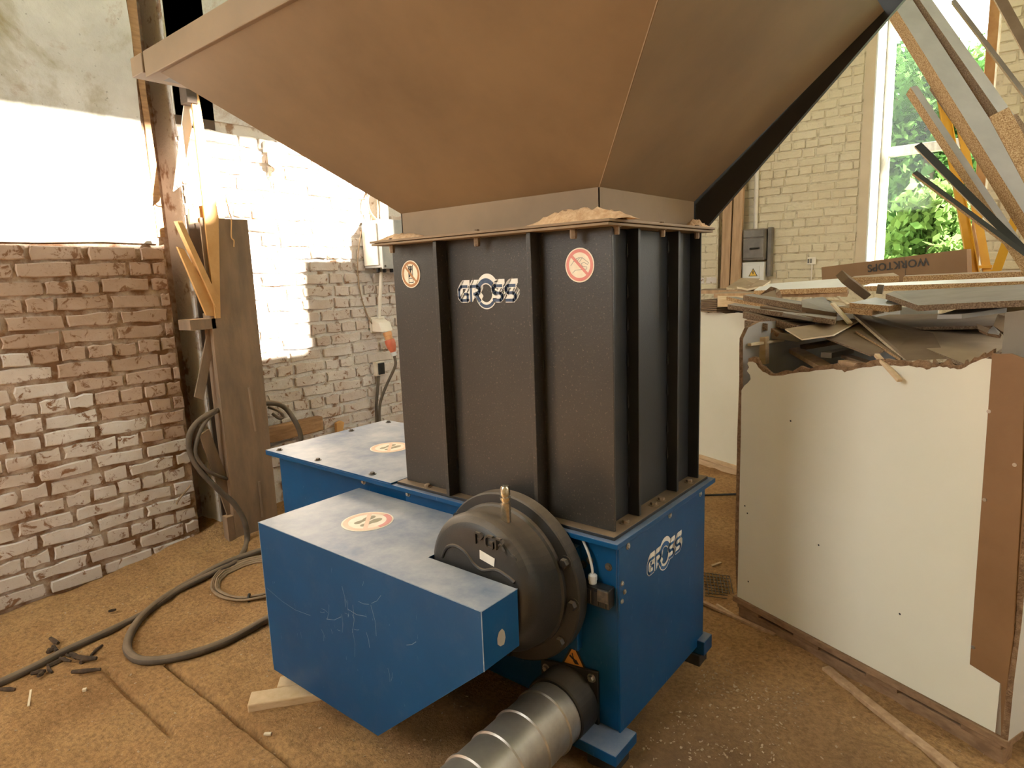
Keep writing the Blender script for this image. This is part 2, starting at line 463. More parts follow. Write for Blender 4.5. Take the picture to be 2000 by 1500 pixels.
class Decal:
    """flat print: 2-D shapes laid on a surface, each layer a hair above the last"""
    def __init__(s, o, ex, ey, n, size):
        s.o = Vector(o); s.ex = Vector(ex).normalized() * size; s.ey = Vector(ey).normalized() * size; s.n = Vector(n).normalized()
    def p(s, x, y, lift): return s.o + s.ex * x + s.ey * y + s.n * lift
    def poly(s, mb, pts, lift, mi=0): mb.prism([s.p(x, y, lift) for x, y in pts], s.n * 0.0003, mi)
    def disc(s, mb, x, y, r, lift, mi=0, n=40, ry=None):
        s.poly(mb, [(x + r * math.cos(2 * math.pi * i / n), y + (ry or r) * math.sin(2 * math.pi * i / n)) for i in range(n)], lift, mi)
    def ring(s, mb, x, y, r0, r1, lift, mi=0, n=48, a0=0.0, a1=360.0, ky=1.0):
        for i in range(n):
            a = math.radians(a0 + (a1 - a0) * i / n); b = math.radians(a0 + (a1 - a0) * (i + 1) / n)
            mb.add([s.p(x + r * math.cos(t), y + ky * r * math.sin(t), lift) for r, t in ((r0, a), (r1, a), (r1, b), (r0, b))], [(0, 1, 2, 3)], mi)
    def stroke(s, mb, pts, w, lift, mi=0, closed=False, joint=True):
        pts = list(pts) + ([pts[0]] if closed else [])
        for (ax, ay), (bx, by) in zip(pts, pts[1:]):
            L = math.hypot(bx - ax, by - ay) or 1
            nx, ny = -(by - ay) / L * w / 2, (bx - ax) / L * w / 2
            mb.add([s.p(ax + nx, ay + ny, lift), s.p(ax - nx, ay - ny, lift), s.p(bx - nx, by - ny, lift), s.p(bx + nx, by + ny, lift)], [(0, 1, 2, 3)], mi)
        if joint:
            for x, y in pts[1:-1] if not closed else pts[:-1]:
                mb.add([s.p(x + w / 2 * math.cos(t * math.pi / 5), y + w / 2 * math.sin(t * math.pi / 5), lift) for t in range(10)], [tuple(range(10))], mi)

# ================================================================== SETTING
rng = random.Random(7)
nrs = np.random.RandomState(5)
def vnoise(x, y, cell, seed):
    """smooth value noise on arrays"""
    g = np.random.RandomState(seed).rand(256, 256)
    u, v = x / cell + 100, y / cell + 100
    iu, iv = np.floor(u).astype(int), np.floor(v).astype(int)
    fu, fv = u - iu, v - iv
    fu, fv = fu * fu * (3 - 2 * fu), fv * fv * (3 - 2 * fv)
    a = g[iu % 256, iv % 256]; b = g[(iu + 1) % 256, iv % 256]; c = g[iu % 256, (iv + 1) % 256]; d = g[(iu + 1) % 256, (iv + 1) % 256]
    return (a * (1 - fu) + b * fu) * (1 - fv) + (c * (1 - fu) + d * fu) * fv - 0.5
def groove(x, y, p, q, w, depth):
    p, q = np.array(p[:2]), np.array(q[:2])
    d = q - p; L = np.hypot(*d); d = d / L
    t = np.clip((x - p[0]) * d[0] + (y - p[1]) * d[1], 0, L)
    dist = np.hypot(x - p[0] - d[0] * t, y - p[1] - d[1] * t)
    return -depth * np.exp(-(dist / w) ** 2)
def floor_z(x, y):
    z = 0.022 * vnoise(x, y, 0.55, 1) + 0.018 * vnoise(x + 0.3 * y, y, 0.16, 2) + 0.012 * vnoise(x, y, 0.06, 3)
    s = np.clip((y + 0.75) / 1.0, 0, 1)
    z = z + 0.11 * s * np.exp(-np.clip(x + 3.0, 0, 9) / 0.3)          # sawdust drifted against the wall
    z = z + 0.03 * np.exp(-((x - 0.12) ** 2 + (y - 0.25) ** 2) / 0.08)   # loose heap beside the base
    z = z + groove(x, y, (-2.040, -0.864, 0.000), (-1.375, -0.861, 0.000), 0.012, 0.03)
    z = z + groove(x, y, (-1.818, -0.682, 0.000), (-0.795, -0.674, 0.000), 0.012, 0.035)
    return z
def floor_at(x, y): return float(floor_z(np.array([x]), np.array([y]))[0])
def build_floor():
    xs = np.arange(-3.3, 2.0, 0.02); ys = np.arange(-1.9, 4.4, 0.02)
    X, Y = np.meshgrid(xs, ys, indexing='ij')
    Z = floor_z(X, Y)
    n, m_ = X.shape
    vs = np.stack([X, Y, Z], -1).reshape(-1, 3).tolist()
    idx = np.arange(n * m_).reshape(n, m_)
    fs = np.stack([idx[:-1, :-1], idx[1:, :-1], idx[1:, 1:], idx[:-1, 1:]], -1).reshape(-1, 4).tolist()
    mb = MB(); mb.v = [tuple(p) for p in vs]; mb.f = [tuple(f) for f in fs]; mb.m = [0] * len(fs)
    x0, x1, y0, y1 = xs[0], xs[-1], ys[0], ys[-1]
    for a, b_, c_, d_ in ((-3.3, 4.3, -4.6, y0 + .02), (x1 - .02, 4.3, y0, 6.2), (-3.3, x1, y1 - .02, 6.2)):
        mb.add([(a, c_, -.005), (b_, c_, -.005), (b_, d_, -.005), (a, d_, -.005)], [(0, 1, 2, 3)])
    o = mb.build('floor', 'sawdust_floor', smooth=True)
    struct(o, 'concrete slab floor covered with trodden brown sawdust')
build_floor()

# ---- brick shapes: irregular worn blocks, unit size (depth, length, height)
BRICKS = {}
def brick_shapes(key, material, worn):
    out = []
    for k in range(14):
        r = random.Random(k * 7 + len(key))
        per = [(0, 0), (.33, 0), (.68, 0), (1, 0), (1, .5), (1, 1), (.66, 1), (.3, 1), (0, 1), (0, .5)]
        o = []
        for s_, t_ in per:
            js = worn * r.random() * 0.35; jt = worn * r.random()
            o.append((s_ + (js if s_ == 0 else -js if s_ == 1 else (r.random() - .5) * .1), t_ + (jt if t_ == 0 else -jt if t_ == 1 else (r.random() - .5) * .1)))
        tilt = (r.random() - .5) * .35
        vs = [(0, a, b) for a, b in o] + [(0.72 + tilt * (a - .5), a, b) for a, b in o] + [(1 + tilt * (a - .5) + (r.random() - .5) * .15, .5 + (a - .5) * .965, .5 + (b - .5) * .86) for a, b in o]
        fs = [tuple(range(20, 30))]
        for i in range(10):
            j = (i + 1) % 10
            fs += [(i, j, 10 + j, 10 + i), (10 + i, 10 + j, 20 + j, 20 + i)]
        mb = MB(); mb.add(vs, fs)
        me = mb.mesh('brick', [material])
        bm = bmesh.new(); bm.from_mesh(me)
        bmesh.ops.recalc_face_normals(bm, faces=bm.faces)
        bm.to_mesh(me); bm.free()
        me.polygons.foreach_set('use_smooth', [False] * len(me.polygons))
        out.append(me)
    BRICKS[key] = out
brick_shapes('white', 'white_brick', 0.17)
brick_shapes('dusty', 'dusty_brick', 0.15)
brick_shapes('cream', 'cream_brick', 0.07)
def lay_bricks(wall, place, s0, s1, t0, t1, pitch, keep, key_of, rot, seed, depth=0.014, rest=None, gap=0.007):
    """courses of stretchers and headers; place(s,t)->world; keep(s0,s1,t) says whether the brick stands in view"""
    r = random.Random(seed)
    n = 0
    k = 0
    t = t0
    while t < t1 - 0.02:
        s = s0 - r.random() * 0.26
        header_row = (k % 3 == 2)
        while s < s1:
            L = 0.127 if (header_row and r.random() < .8) or (not header_row and r.random() < .18) else 0.262
            a, b_ = max(s, s0), min(s + L, s1)
            if b_ - a > 0.04 and keep(a, b_, t):
                key = key_of(.5 * (a + b_), t)
                o = bpy.data.objects.new('brick', r.choice(BRICKS[key]))
                COL.objects.link(o)
                o.location = place(a + r.uniform(0, .004), t + r.uniform(-.003, .003))
                o.rotation_euler = (0, 0, rot)
                o.scale = (depth + r.uniform(-.004, .007), b_ - a - gap - r.uniform(0, .008), pitch - gap - r.uniform(-.002, .006))
                attach(o, wall)
                n += 1
            s += L
        t += pitch
        k += 1
    return n

# ---- left wall: brick below, plastered above, a chase behind the steel column
mb = MB()
mb.box(-3.4, -3.012, -4.6, 0.02, -.1, 7.0)
mb.box(-3.6, -3.27, 0.02, 0.16, -.1, 7.0)
mb.box(-3.4, -3.012, 0.16, 6.2, -.1, 7.0, 1)
wall_left = struct(mb.build('wall_left', ['mortar', 'white_mortar']), 'old whitewashed brick wall with grey plaster above, behind the machine')
coat = MB()
coat.prism([(-3.012, y, z) for y, z in ((-4.6, 1.862), (-1.5, 1.862), (-.6, 1.858), (-.3, 1.866), (-.02, 1.86), (-.015, 2.2), (-.03, 2.5), (-.02, 3.0), (-.035, 3.4), (-.02, 7.0), (-4.6, 7.0))], (0.016, 0, 0))
coat.build('plaster_coat', 'plaster', wall_left)
e = MB()
e.prism([(-3.012, y, z) for y, z in ((-.012, 1.9), (.028, 1.9), (.03, 2.3), (.022, 2.7), (.03, 3.2), (.02, 7.0), (-.014, 7.0), (-.02, 3.0), (-.006, 2.5))], (0.01, 0, 0))
e.build('corner_bead', 'old_timber', wall_left)
coat2 = MB()
coat2.prism([(-3.012, y, z) for y, z in ((.165, 2.6), (6.2, 2.6), (6.2, 7.0), (.16, 7.0))], (0.012, 0, 0))
coat2.build('plaster_coat', 'plaster', wall_left)
PITCH = 0.0877
nl = lay_bricks(wall_left, lambda s, t: (-3.012, s, t), -1.25, 0.02, 0.012, 1.85, PITCH, lambda a, b, t: True,
           lambda s, t: 'dusty' if t + 0.35 * s + 0.25 * math.sin(7 * s + 3 * t) > 0.82 else 'white', 0.0, 3)
nl += lay_bricks(wall_left, lambda s, t: (-3.012, s, t), 0.16, 1.85, 0.012, 2.55, PITCH,
           lambda a, b, t: not (a < 0.44 and t < 2.0) and t > 0.15 + 0.2 * (a > .9) and not (t > 2.05 and a > 1.45), lambda s, t: 'white', 0.0, 4)

# ---- back wall with the tall window
WX0, WX1, WZ0, WZ1, BY = -0.38, 0.56, 1.52, 5.2, 5.6
mb = MB()
mb.box(-3.4, WX0, BY + .012, BY + .55, -.1, 7.0)
mb.box(WX1, 1.7, BY + .012, BY + .55, -.1, 7.0)
mb.box(2.7, 2.95, BY + .012, BY + .55, -.1, 7.0)
mb.box(3.8, 4.3, BY + .012, BY + .55, -.1, 7.0)
mb.box(1.7, 3.8, BY + .012, BY + .55, -.1, WZ0)  # openings further right, out of view, added for more daylight
mb.box(1.7, 3.8, BY + .012, BY + .55, WZ1, 7.0)
mb.box(WX0, WX1, BY + .012, BY + .55, -.1, WZ0)
mb.box(WX0, WX1, BY + .012, BY + .55, WZ1, 7.0)
wall_back = struct(mb.build('wall_back', 'cream_mortar'), 'cream painted brick wall behind the scrap crates')
nb = lay_bricks(wall_back, lambda s, t: (s, BY + .012, t), -2.35, WX0 - 0.09, 1.3, 3.55, PITCH,
           lambda a, b, t: t < 2.0 + (a + 2.2) * 1.15 + .1, lambda s, t: 'cream', -math.pi / 2, 11, 0.010, gap=0.008)
nb += lay_bricks(wall_back, lambda s, t: (s, BY + .012, t), WX1, 1.25, 1.5, 3.85, PITCH, lambda a, b, t: True, lambda s, t: 'cream', -math.pi / 2, 12, 0.012, gap=0.010)
e = MB(); e.box(WX0 - .085, WX0, BY - .004, BY + .012, 1.3, 5.2)
e.build('plaster_margin', 'reveal_cream', wall_back)
e = MB(); e.box(WX0 - .002, WX0 + .012, BY + .0, BY + .5, WZ0, WZ1)
e.build('window_reveal', 'frame_white', wall_back)
e = MB(); e.box(-2.35, -1.82, BY - .16, BY + .012, 0, 7.0)
pier = e.build('brick_pier', 'cream_mortar', wall_back)
for k_ in range(26):
    t = 1.35 + k_ * PITCH
    s = -2.35 - (0.13 if k_ % 2 else 0)
    while s < -1.83:
        a, b_ = max(s, -2.35), min(s + .262, -1.82)
        if b_ - a > .05 and t < 2.6:
            o = bpy.data.objects.new('brick', rng.choice(BRICKS['white'] if rng.random() < .25 else BRICKS['cream']))
            COL.objects.link(o); o.location = (a, BY - .16, t); o.rotation_euler = (0, 0, -math.pi / 2)
            o.scale = (0.010, b_ - a - .009, PITCH - .009)
            attach(o, pier)
        s += .262

win = MB()
FY0, FY1 = 6.02, 6.1
win.box(WX0 + .012, WX0 + .085, FY0, FY1, WZ0, WZ1)
win.box(WX1 - .07, WX1, FY0, FY1, WZ0, WZ1)
win.box(WX0 + .085, WX1 - .07, FY0, FY1, WZ0, WZ0 + .06)
win.box(WX0 + .085, WX1 - .07, FY0, FY1, WZ1 - .06, WZ1)
window_1 = struct(win.build('window_1', 'frame_grey', bevel=.006), 'tall weathered window looking out on green trees')
e = MB(); e.box(WX0 + .085, WX1 - .07, FY0 - .01, FY1, 2.66, 2.75)
e.build('transom', 'frame_grey', window_1, bevel=.006)
for z0, z1 in ((WZ0 + .06, 2.66), (2.75, 4.1), (4.18, WZ1 - .06)):
    e = MB(); e.box(WX0 + .085, WX1 - .07, FY0 + .035, FY0 + .039, z0, z1)
    e.build('pane', 'glass', window_1)
e = MB(); e.box(WX0 + .085, WX1 - .07, FY0 - .01, FY1, 4.1, 4.18)
e.build('transom', 'frame_grey', window_1, bevel=.006)

# ---- right wall (out of frame): openings shaped for the sun patch, one added for fill
def wall_with_holes(name, x0, x1, ys, zs, holes, material):
    mb = MB()
    for i in range(len(ys) - 1):
        for j in range(len(zs) - 1):
            cy, cz = (ys[i] + ys[i + 1]) / 2, (zs[j] + zs[j + 1]) / 2
            if any(a < cy < b and c < cz < d for a, b, c, d in holes): continue
            mb.box(x0, x1, ys[i], ys[i + 1], zs[j], zs[j + 1])
    return mb.build(name, material)
holes = [(0.1, 0.95, 1.9, 4.9), (2.15, 3.62, 5.735, 6.365), (3.62, 5.1, 5.85, 6.365), (4.0, 4.42, 5.0, 5.85), (4.42, 4.95, 5.65, 5.85)]
ys = sorted({-4.6, 6.2} | {v for h in holes for v in h[:2]})
zs = sorted({-.1, 7.0} | {v for h in holes for v in h[2:]})
struct(wall_with_holes('wall_right', 4.0, 4.05, ys, zs, holes, 'cream_mortar'), 'cream brick wall opposite the plastered wall, openings shaped to cast its sun patch')
mb = MB()
mb.box(-1.1, 4.05, -4.65, -4.6, -.1, 7.0)
mb.box(-3.4, -1.1, -4.65, -4.6, -.1, 2.3)  # gap left above this wall part is added for soft fill light
struct(mb.build('wall_front', 'cream_mortar'), 'cream wall behind the viewer with a high opening added for fill light')
e = MB(); e.box(-3.6, 4.3, -4.65, 6.2, 7.0, 7.1)
struct(e.build('ceiling', 'concrete'), 'high concrete ceiling of the workshop')

# ---- outside
e = MB(); e.add([(-60, -60, -.12), (60, -60, -.12), (60, 80, -.12), (-60, 80, -.12)], [(0, 1, 2, 3)])
struct(e.build('ground_outside', 'grass'), 'grass growing outside the workshop')
def tree(loc, h, r, seed, leaf, label, n=9000, low=0.2):
    rs = np.random.RandomState(seed)
    t = thing('tree', label, 'tree', loc, 'trees outside the window')
    tk = MB(); tk.tube([loc, (loc[0] + .1, loc[1], h * .5), (loc[0], loc[1], h * .85)], [.16, .11, .04], 8)
    tk.build('trunk', 'trunk', t)
    # leaves gathered in clumps through the crown
    nc = 90
    cz = rs.uniform(low * h, h, nc)
    k = np.sin(np.clip((cz / h - low) / (1 - low), 0, 1) * np.pi * .8 + .45)
    an = rs.uniform(0, 2 * np.pi, nc); rad = r * k * np.sqrt(rs.uniform(.15, 1, nc))
    cc = np.stack([loc[0] + rad * np.cos(an), loc[1] + rad * np.sin(an), cz], -1)
    pick = rs.randint(0, nc, n)
    P = cc[pick] + np.clip(rs.normal(0, .2 * r, (n, 3)), -.45, .45) * np.array([1, 1, .8])
    a = rs.normal(0, 1, (n, 3)); a /= np.linalg.norm(a, axis=1, keepdims=True)
    b_ = np.cross(a, rs.normal(0, 1, (n, 3))); b_ /= np.linalg.norm(b_, axis=1, keepdims=True)
    s = rs.uniform(.045, .085, (n, 1)) * (1 + .05 * max(0, loc[1] - 8))
    q = np.stack([P - a * s, P + b_ * s * .55, P + a * s, P - b_ * s * .55], 1).reshape(-1, 3)
    mb = MB(); mb.v = [tuple(v) for v in q.tolist()]; mb.f = [(4 * i, 4 * i + 1, 4 * i + 2, 4 * i + 3) for i in range(n)]; mb.m = [0] * n
    me = mb.mesh('leaves', [leaf])
    o = bpy.data.objects.new('leaves', me); COL.objects.link(o); attach(o, t)
    o['kind'] = 'stuff'
tree((-0.45, 9.9, -.1), 4.35, 1.15, 1, 'leaf_green', 'leafy green tree outside filling the upper left panes', 13000)
tree((-0.15, 13.4, -.1), 5.0, 1.3, 2, 'leaf_light', 'pale green tree outside seen behind the leaning boards', 13000, .08)
tree((-2.0, 17.3, -.1), 6.6, 1.7, 3, 'leaf_green', 'taller tree outside half hidden by the window reveal', 13000, .08)
tree((-0.05, 7.45, -.1), 2.35, .62, 4, 'leaf_bush', 'low sunlit bush outside just behind the bottom panes', 8000, 0.02)

# ================================================================== SHREDDER
sh = thing('shredder', 'large blue and black industrial wood shredder with a wide brown feed hopper', 'shredder', (-0.6, 0.35, 0))
ZP = 0.775
def hexbolt(mb, p, axis, r=0.011, h=0.009, mi=0, washer=True):
    d = Vector(axis).normalized()
    if washer: mb.lathe(p, d, [(0, r * 1.45), (.0025, r * 1.45)], 14, mi)
    mb.lathe(p, d, [(0, r), (h * .8, r), (h, r * .85)], 6, mi)
def bolt(p, axis, material='dull_bolt', r=0.011, h=0.009, parent=sh, name='bolt'):
    mb = MB(); hexbolt(mb, p, axis, r, h)
    return mb.build(name, material, parent)

# --- blue base
b_ = MB(); b_.box(-1.0, -.004, .0, .675, .095, .748)
base = b_.build('base_body', 'blue_paint', sh, bevel=.004)
b_ = MB(); b_.box(-.004, .004, -.002, .68, .09, .752)
sp = b_.build('side_panel', 'blue_paint', sh, bevel=.002)
for y, z in ((.055, .732), (.36, .738), (.63, .738)): bolt((.004, y, z), (1, 0, 0), 'steel_bolt', .008, .006, sp, 'screw')
b_ = MB(); b_.box(-2.0, .022, -.042, .74, .757, .775)
plate = b_.build('top_plate', 'blue_paint', sh, bevel=.002)
b_ = MB(); b_.box(-1.985, -1.0, .02, .72, .1, .757)
b_.build('rear_box', 'blue_paint', sh, bevel=.003)
b_ = MB(); b_.box(-2.0, -1.035, -.042, .74, .775, .782)
lid = b_.build('rear_lid', 'blue_lid', sh, bevel=.002)
for p in ((-1.93, -.005), (-1.6, -.005), (-1.2, -.005), (-1.95, .45), (-1.55, .70), (-1.1, .70), (-1.93, .70)): bolt((p[0], p[1], .782), (0, 0, 1), 'dull_bolt', .011, .01, lid, 'screw')
# front edge screws below the plate
for x in (-1.27, -.98, -.66): bolt((x, -.0, .735), (0, -1, 0), 'steel_bolt', .009, .01, base, 'screw')
for p in ((-.035, .0, .672), (-.105, .0, .675), (-.13, .0, .655)): bolt(p, (0, -1, 0), 'dull_bolt', .009, .007, base, 'screw')
b_ = MB(); b_.box(-.2, -.14, -.03, 0, .35, .72)
b_.build('gusset', 'blue_paint', sh, bevel=.004)
# feet
b_ = MB(); b_.box(-.135, .045, -.105, .035, .055, .095); ft = b_.build('foot', 'blue_paint', sh, bevel=.004)
b_ = MB(); b_.box(-.08, .03, -.08, .01, -.03, .055); b_.build('rubber_pad', 'rubber', ft, bevel=.004)
b_ = MB(); b_.box(-.10, .035, .62, .70, .06, .12); ft = b_.build('foot', 'blue_paint', sh, bevel=.004)
b_ = MB(); b_.box(-.08, .02, .61, .685, -.03, .06); b_.build('rubber_pad', 'rubber', ft, bevel=.004)
b_ = MB(); b_.box(-1.95, -1.8, .05, .2, -.02, .1); b_.build('foot', 'black_steel', sh, bevel=.004)
b_ = MB(); b_.box(-1.95, -1.8, .55, .7, -.02, .1); b_.build('foot', 'black_steel', sh, bevel=.004)
b_ = MB(); b_.box(-.92, -.78, .05, .2, -.02, .095); b_.build('foot', 'black_steel', sh, bevel=.004)

# --- drive cover in front
cv = MB()
T, CL, CR, CF, CB = .70, -1.305, -.15, -.483, -.002
def shell(mb, pts, off, mi=0): mb.prism(pts, off, mi)
shell(cv, [(CL, CF, T), (CR, CF, T), (CR, -.325, T), (-.524, -.325, T), (-.524, CB, T), (CL, CB, T)], (0, 0, -.006))
shell(cv, [(CL, CF, .075), (-.655, CF, .082), (CR, CF, .52), (CR, CF, T - .006), (CL, CF, T - .006)], (0, .006, 0))
shell(cv, [(CL, CF + .006, .075), (CL, CB, .075), (CL, CB, T - .006), (CL, CF + .006, T - .006)], (.006, 0, 0))
shell(cv, [(CR, CF + .006, .52), (CR, -.325, .52), (CR, -.325, T - .006), (CR, CF + .006, T - .006)], (-.006, 0, 0))
shell(cv, [(-.655, CF + .006, .082), (-.655, -.325, .082), (CR - .006, -.325, .52), (CR - .006, CF + .006, .52)], (-.003, 0, .006))
shell(cv, [(CL + .006, CF + .006, .075), (-.655, CF + .006, .082), (-.655, -.325, .082), (CL + .006, -.325, .075)], (0, 0, .006))
cover = cv.build('drive_cover', 'blue_lid', sh)
mat('bare_blue', (0.16, 0.22, 0.30), (0.26, 0.30, 0.35), 40, 0.5)
w_ = MB()
for p, q in (((CL, CF, T), (CR, CF, T)), ((CL, CF, T), (CL, CF, .1)), ((CR, CF, T), (CR, -.325, T)), ((CR, CF, T), (CR, CF, .52))): w_.tube([p, q], .0016, 5)
w_.build('edge_wear_and_glint', 'bare_blue', cover)['kind'] = 'stuff'  # pale tubes for worn paint plus the bevel highlight painted along the edges
w_ = MB(); dsc = Decal((-.9, CF - .0003, .42), (1, 0, 0), (0, 0, 1), (0, -1, 0), .1); r_ = random.Random(4)
for k_ in range(26):
    x_, z_ = r_.gauss(1.3, 1.6), r_.gauss(.3, .8); a_ = r_.choice((1.3, 1.7, .2, 2.9)) + r_.uniform(-.35, .35); L_ = r_.uniform(.15, 1.1)
    if not (-3.6 < x_ < 4.5): continue
    dsc.stroke(w_, [(x_, z_), (x_ + L_ * .5 * math.cos(a_), z_ + L_ * .5 * math.sin(a_)), (x_ + L_ * math.cos(a_ + .15), z_ + L_ * math.sin(a_ + .15))], r_.uniform(.006, .016), .0001, joint=False)
dsc.stroke(w_, [(-3.9, .1), (-2.9, -.12), (-2.0, -.2), (-1.0, -.1)], .012, .0001, joint=False)
w_.build('scratches', 'bare_blue', cover)['kind'] = 'stuff'
# chipped spot on the short end
ch = MB(); d = Decal((CR + .0008, -.405, .585), (0, 1, 0), (0, 0, 1), (1, 0, 0), .02)
d.poly(ch, [(-.9, -.6), (-.3, -1.2), (.5, -1.3), (.9, -.4), (.7, .7), (.2, 1.3), (-.5, 1.1), (-.9, .3)], 0)
ch.build('paint_chip', 'decal_grey', cover)

# --- gearbox
gy = Vector((0, -1, 0))
g_ = MB(); g_.lathe((-.385, -.0, .577), gy, [(0, .2), (.05, .2)], 48)
g_.build('drive_neck', 'black_steel', sh, smooth=True)
g_ = MB(); g_.lathe((-.385, -.045, .577), gy, [(0, .292), (.004, .299), (.045, .299), (.05, .294), (.052, .27)], 72)
fl = g_.build('gearbox_flange', 'cast_iron', sh, smooth=True)
for px_ in ((-.13, .70), (-.105, .56), (-.18, .43), (-.60, .735), (-.385, .30), (-.56, .39)):
    v = Vector((px_[0] + .385, 0, px_[1] - .577)).normalized() * .276
    g_ = MB(); hexbolt(g_, Vector((-.385, -.095, .577)) + v, gy, .016, .018)
    g_.build('bolt', 'cast_iron', fl)
g_ = MB()
rings = [(-.09, -.388, .586, .256), (-.112, -.388, .586, .256), (-.118, -.388, .586, .249), (-.17, -.380, .596, .246), (-.22, -.362, .622, .234), (-.26, -.342, .648, .222), (-.285, -.333, .658, .210), (-.302, -.33, .66, .193), (-.3105, -.33, .66, .172), (-.312, -.33, .66, .14)]
NR = 64
for (yy, cx_, cz_, rr) in rings:
    for j_ in range(NR):
        a_ = 2 * math.pi * j_ / NR
        g_.v.append((cx_ + rr * math.cos(a_), yy, cz_ + rr * math.sin(a_)))
for i_ in range(len(rings) - 1):
    for j_ in range(NR):
        k_ = (j_ + 1) % NR
        g_.f.append((i_ * NR + j_, i_ * NR + k_, (i_ + 1) * NR + k_, (i_ + 1) * NR + j_)); g_.m.append(0)
g_.f.append(tuple(range((len(rings) - 1) * NR, len(rings) * NR))); g_.m.append(0)
gb = g_.build('gearbox_housing', 'cast_iron', sh, smooth=True)
GF = -.3125
# raised S-shaped rib and lettering on the housing front
rib = smooth_path([(-0.471, -0.312, 0.710), (-0.449, -0.312, 0.747), (-0.411, -0.312, 0.764), (-0.368, -0.312, 0.754), (-0.330, -0.312, 0.723), (-0.293, -0.312, 0.713), (-0.242, -0.312, 0.729), (-0.198, -0.312, 0.721), (-0.170, -0.312, 0.709)], 5)
g_ = MB(); g_.tube(rib, .006, 8)
g_.build('cast_rib', 'cast_iron', gb, smooth=True)
p0 = Vector((-0.317, -0.312, 0.841)); p1 = Vector((-0.211, -0.312, 0.830))
dl = Decal(p0 + Vector((0, -.002, -.045)), (1, 0, 0), (0, 0, 1), (0, -1, 0), .036)
GLY_P = [[(0, 0), (0, 1), (.6, 1), (.8, .8), (.6, .5), (.3, .5)]]
GLY_G = [[(.8, 1), (.2, 1), (0, .8), (0, .2), (.2, 0), (.8, 0), (.8, .5), (.45, .5)]]
GLY_R = [[(0, 0), (0, 1), (.6, 1), (.8, .8), (.6, .5), (.3, .5)], [(.45, .5), (.8, 0)]]
for gname, gl_, ox in (('letter_p', GLY_P, 0), ('letter_g', GLY_G, 1.15), ('letter_r', GLY_R, 2.3)):
    t_ = MB()
    for st in gl_:
        for a, c in zip(st, st[1:]):
            A = dl.p(a[0] + ox, a[1], 0); B = dl.p(c[0] + ox, c[1], 0)
            t_.bar(A, B, .0055, .009, (0, -1, 0))
    t_.build('cast_letter', 'cast_iron', gb)
st_ = MB(); st_.prism([(-0.303, -0.313, 0.778), (-0.243, -0.313, 0.765), (-0.247, -0.313, 0.738), (-0.304, -0.313, 0.749)], (0, -.001, 0))
st_.build('rating_label', 'decal_white', gb)
e_ = MB(); e_.lathe((-0.195, -0.270, 0.766), gy, [(0, .026), (.03, .026), (.034, .02)], 24)
e_.build('inspection_boss', 'cast_iron', gb, smooth=True)
# breather plug
bx, by_ = -.288, -.2
e_ = MB(); e_.lathe((bx, by_, .835), (0, 0, 1), [(0, .016), (.065, .016), (.066, .013), (.072, .013), (.073, .017), (.082, .017), (.083, .012), (.088, .012), (.089, .016), (.112, .016), (.118, .012)], 20)
e_.build('breather_plug', 'brass_plug', gb, smooth=True)

# --- safety switch with cable
sw = MB(); sw.box(-.125, -.012, -.042, -.002, .545, .612)
swo = sw.build('safety_switch', 'plastic_black', sh, bevel=.004)
e_ = MB()
for k in range(4): e_.box(-.118 + k * .026, -.1 + k * .026, -.046, -.04, .552, .6)
e_.build('switch_ribs', 'plastic_black', swo, bevel=.002)
e_ = MB(); e_.box(-.05, -.012, -.05, -.042, .57, .61); e_.build('switch_key', 'dull_bolt', swo, bevel=.002)
e_ = MB(); e_.lathe((-.082, -.022, .611), (0, 0, 1), [(0, .013), (.012, .013), (.013, .015), (.028, .015), (.034, .009)], 12)
e_.build('cable_gland', 'plastic_grey', swo)
e_ = MB(); e_.tube(smooth_path([(-.082, -.022, .643), (-.085, -.022, .67), (-.1, -.018, .71), (-.13, -.005, .745)]), .0045, 8)
e_.build('sensor_cable', 'plastic_grey', swo, smooth=True)
for p in ((.006, .015, .62), (.006, .03, .585), (.006, .012, .56)): bolt((.004, p[1], p[2]), (1, 0, 0), 'steel_bolt', .006, .006, swo, 'screw')

# --- outlet flange
of = MB()
FO = [(-.31, .02), (-.075, .035), (-.075, .29), (-.31, .25)]
of.prism([(x, -.001, z) for x, z in FO], (0, -.012, 0))
ofo = of.build('outlet_flange', 'black_steel', sh, bevel=.002)
for p in ((-.287, .225), (-.098, .262), (-.098, .07), (-.287, .05)): bolt((p[0], -.013, p[1]), (0, -1, 0), 'steel_bolt', .011, .012, ofo)
e_ = MB(); e_.lathe((-.19, -.012, .152), gy, [(0, .116), (.09, .116), (.095, .112)], 40)
e_.build('outlet_collar', 'black_steel', ofo, smooth=True)
wt = Decal((-0.176, -0.002, 0.302), (1, -.0, .12), (0, 0, 1), (0, -1, 0), .055)
e_ = MB(); wt.poly(e_, [(-.95, -.62), (.95, -.62), (0, 1.05)], .0005)
wto = e_.build('hand_warning_sticker', 'decal_black', sh)
e_ = MB(); wt.poly(e_, [(-.72, -.49), (.72, -.49), (0, .78)], .0012); e_.build('sticker_field', 'decal_orange', wto)
e_ = MB(); wt.stroke(e_, [(-.3, .1), (0, -.1), (.25, -.3)], .14, .0018); wt.stroke(e_, [(-.1, .3), (0, -.1)], .08, .0018); wt.poly(e_, [(-.05, -.2), (.2, -.1), (.4, -.38), (.1, -.4)], .0018)
e_.build('sticker_pictogram', 'decal_black', wto)

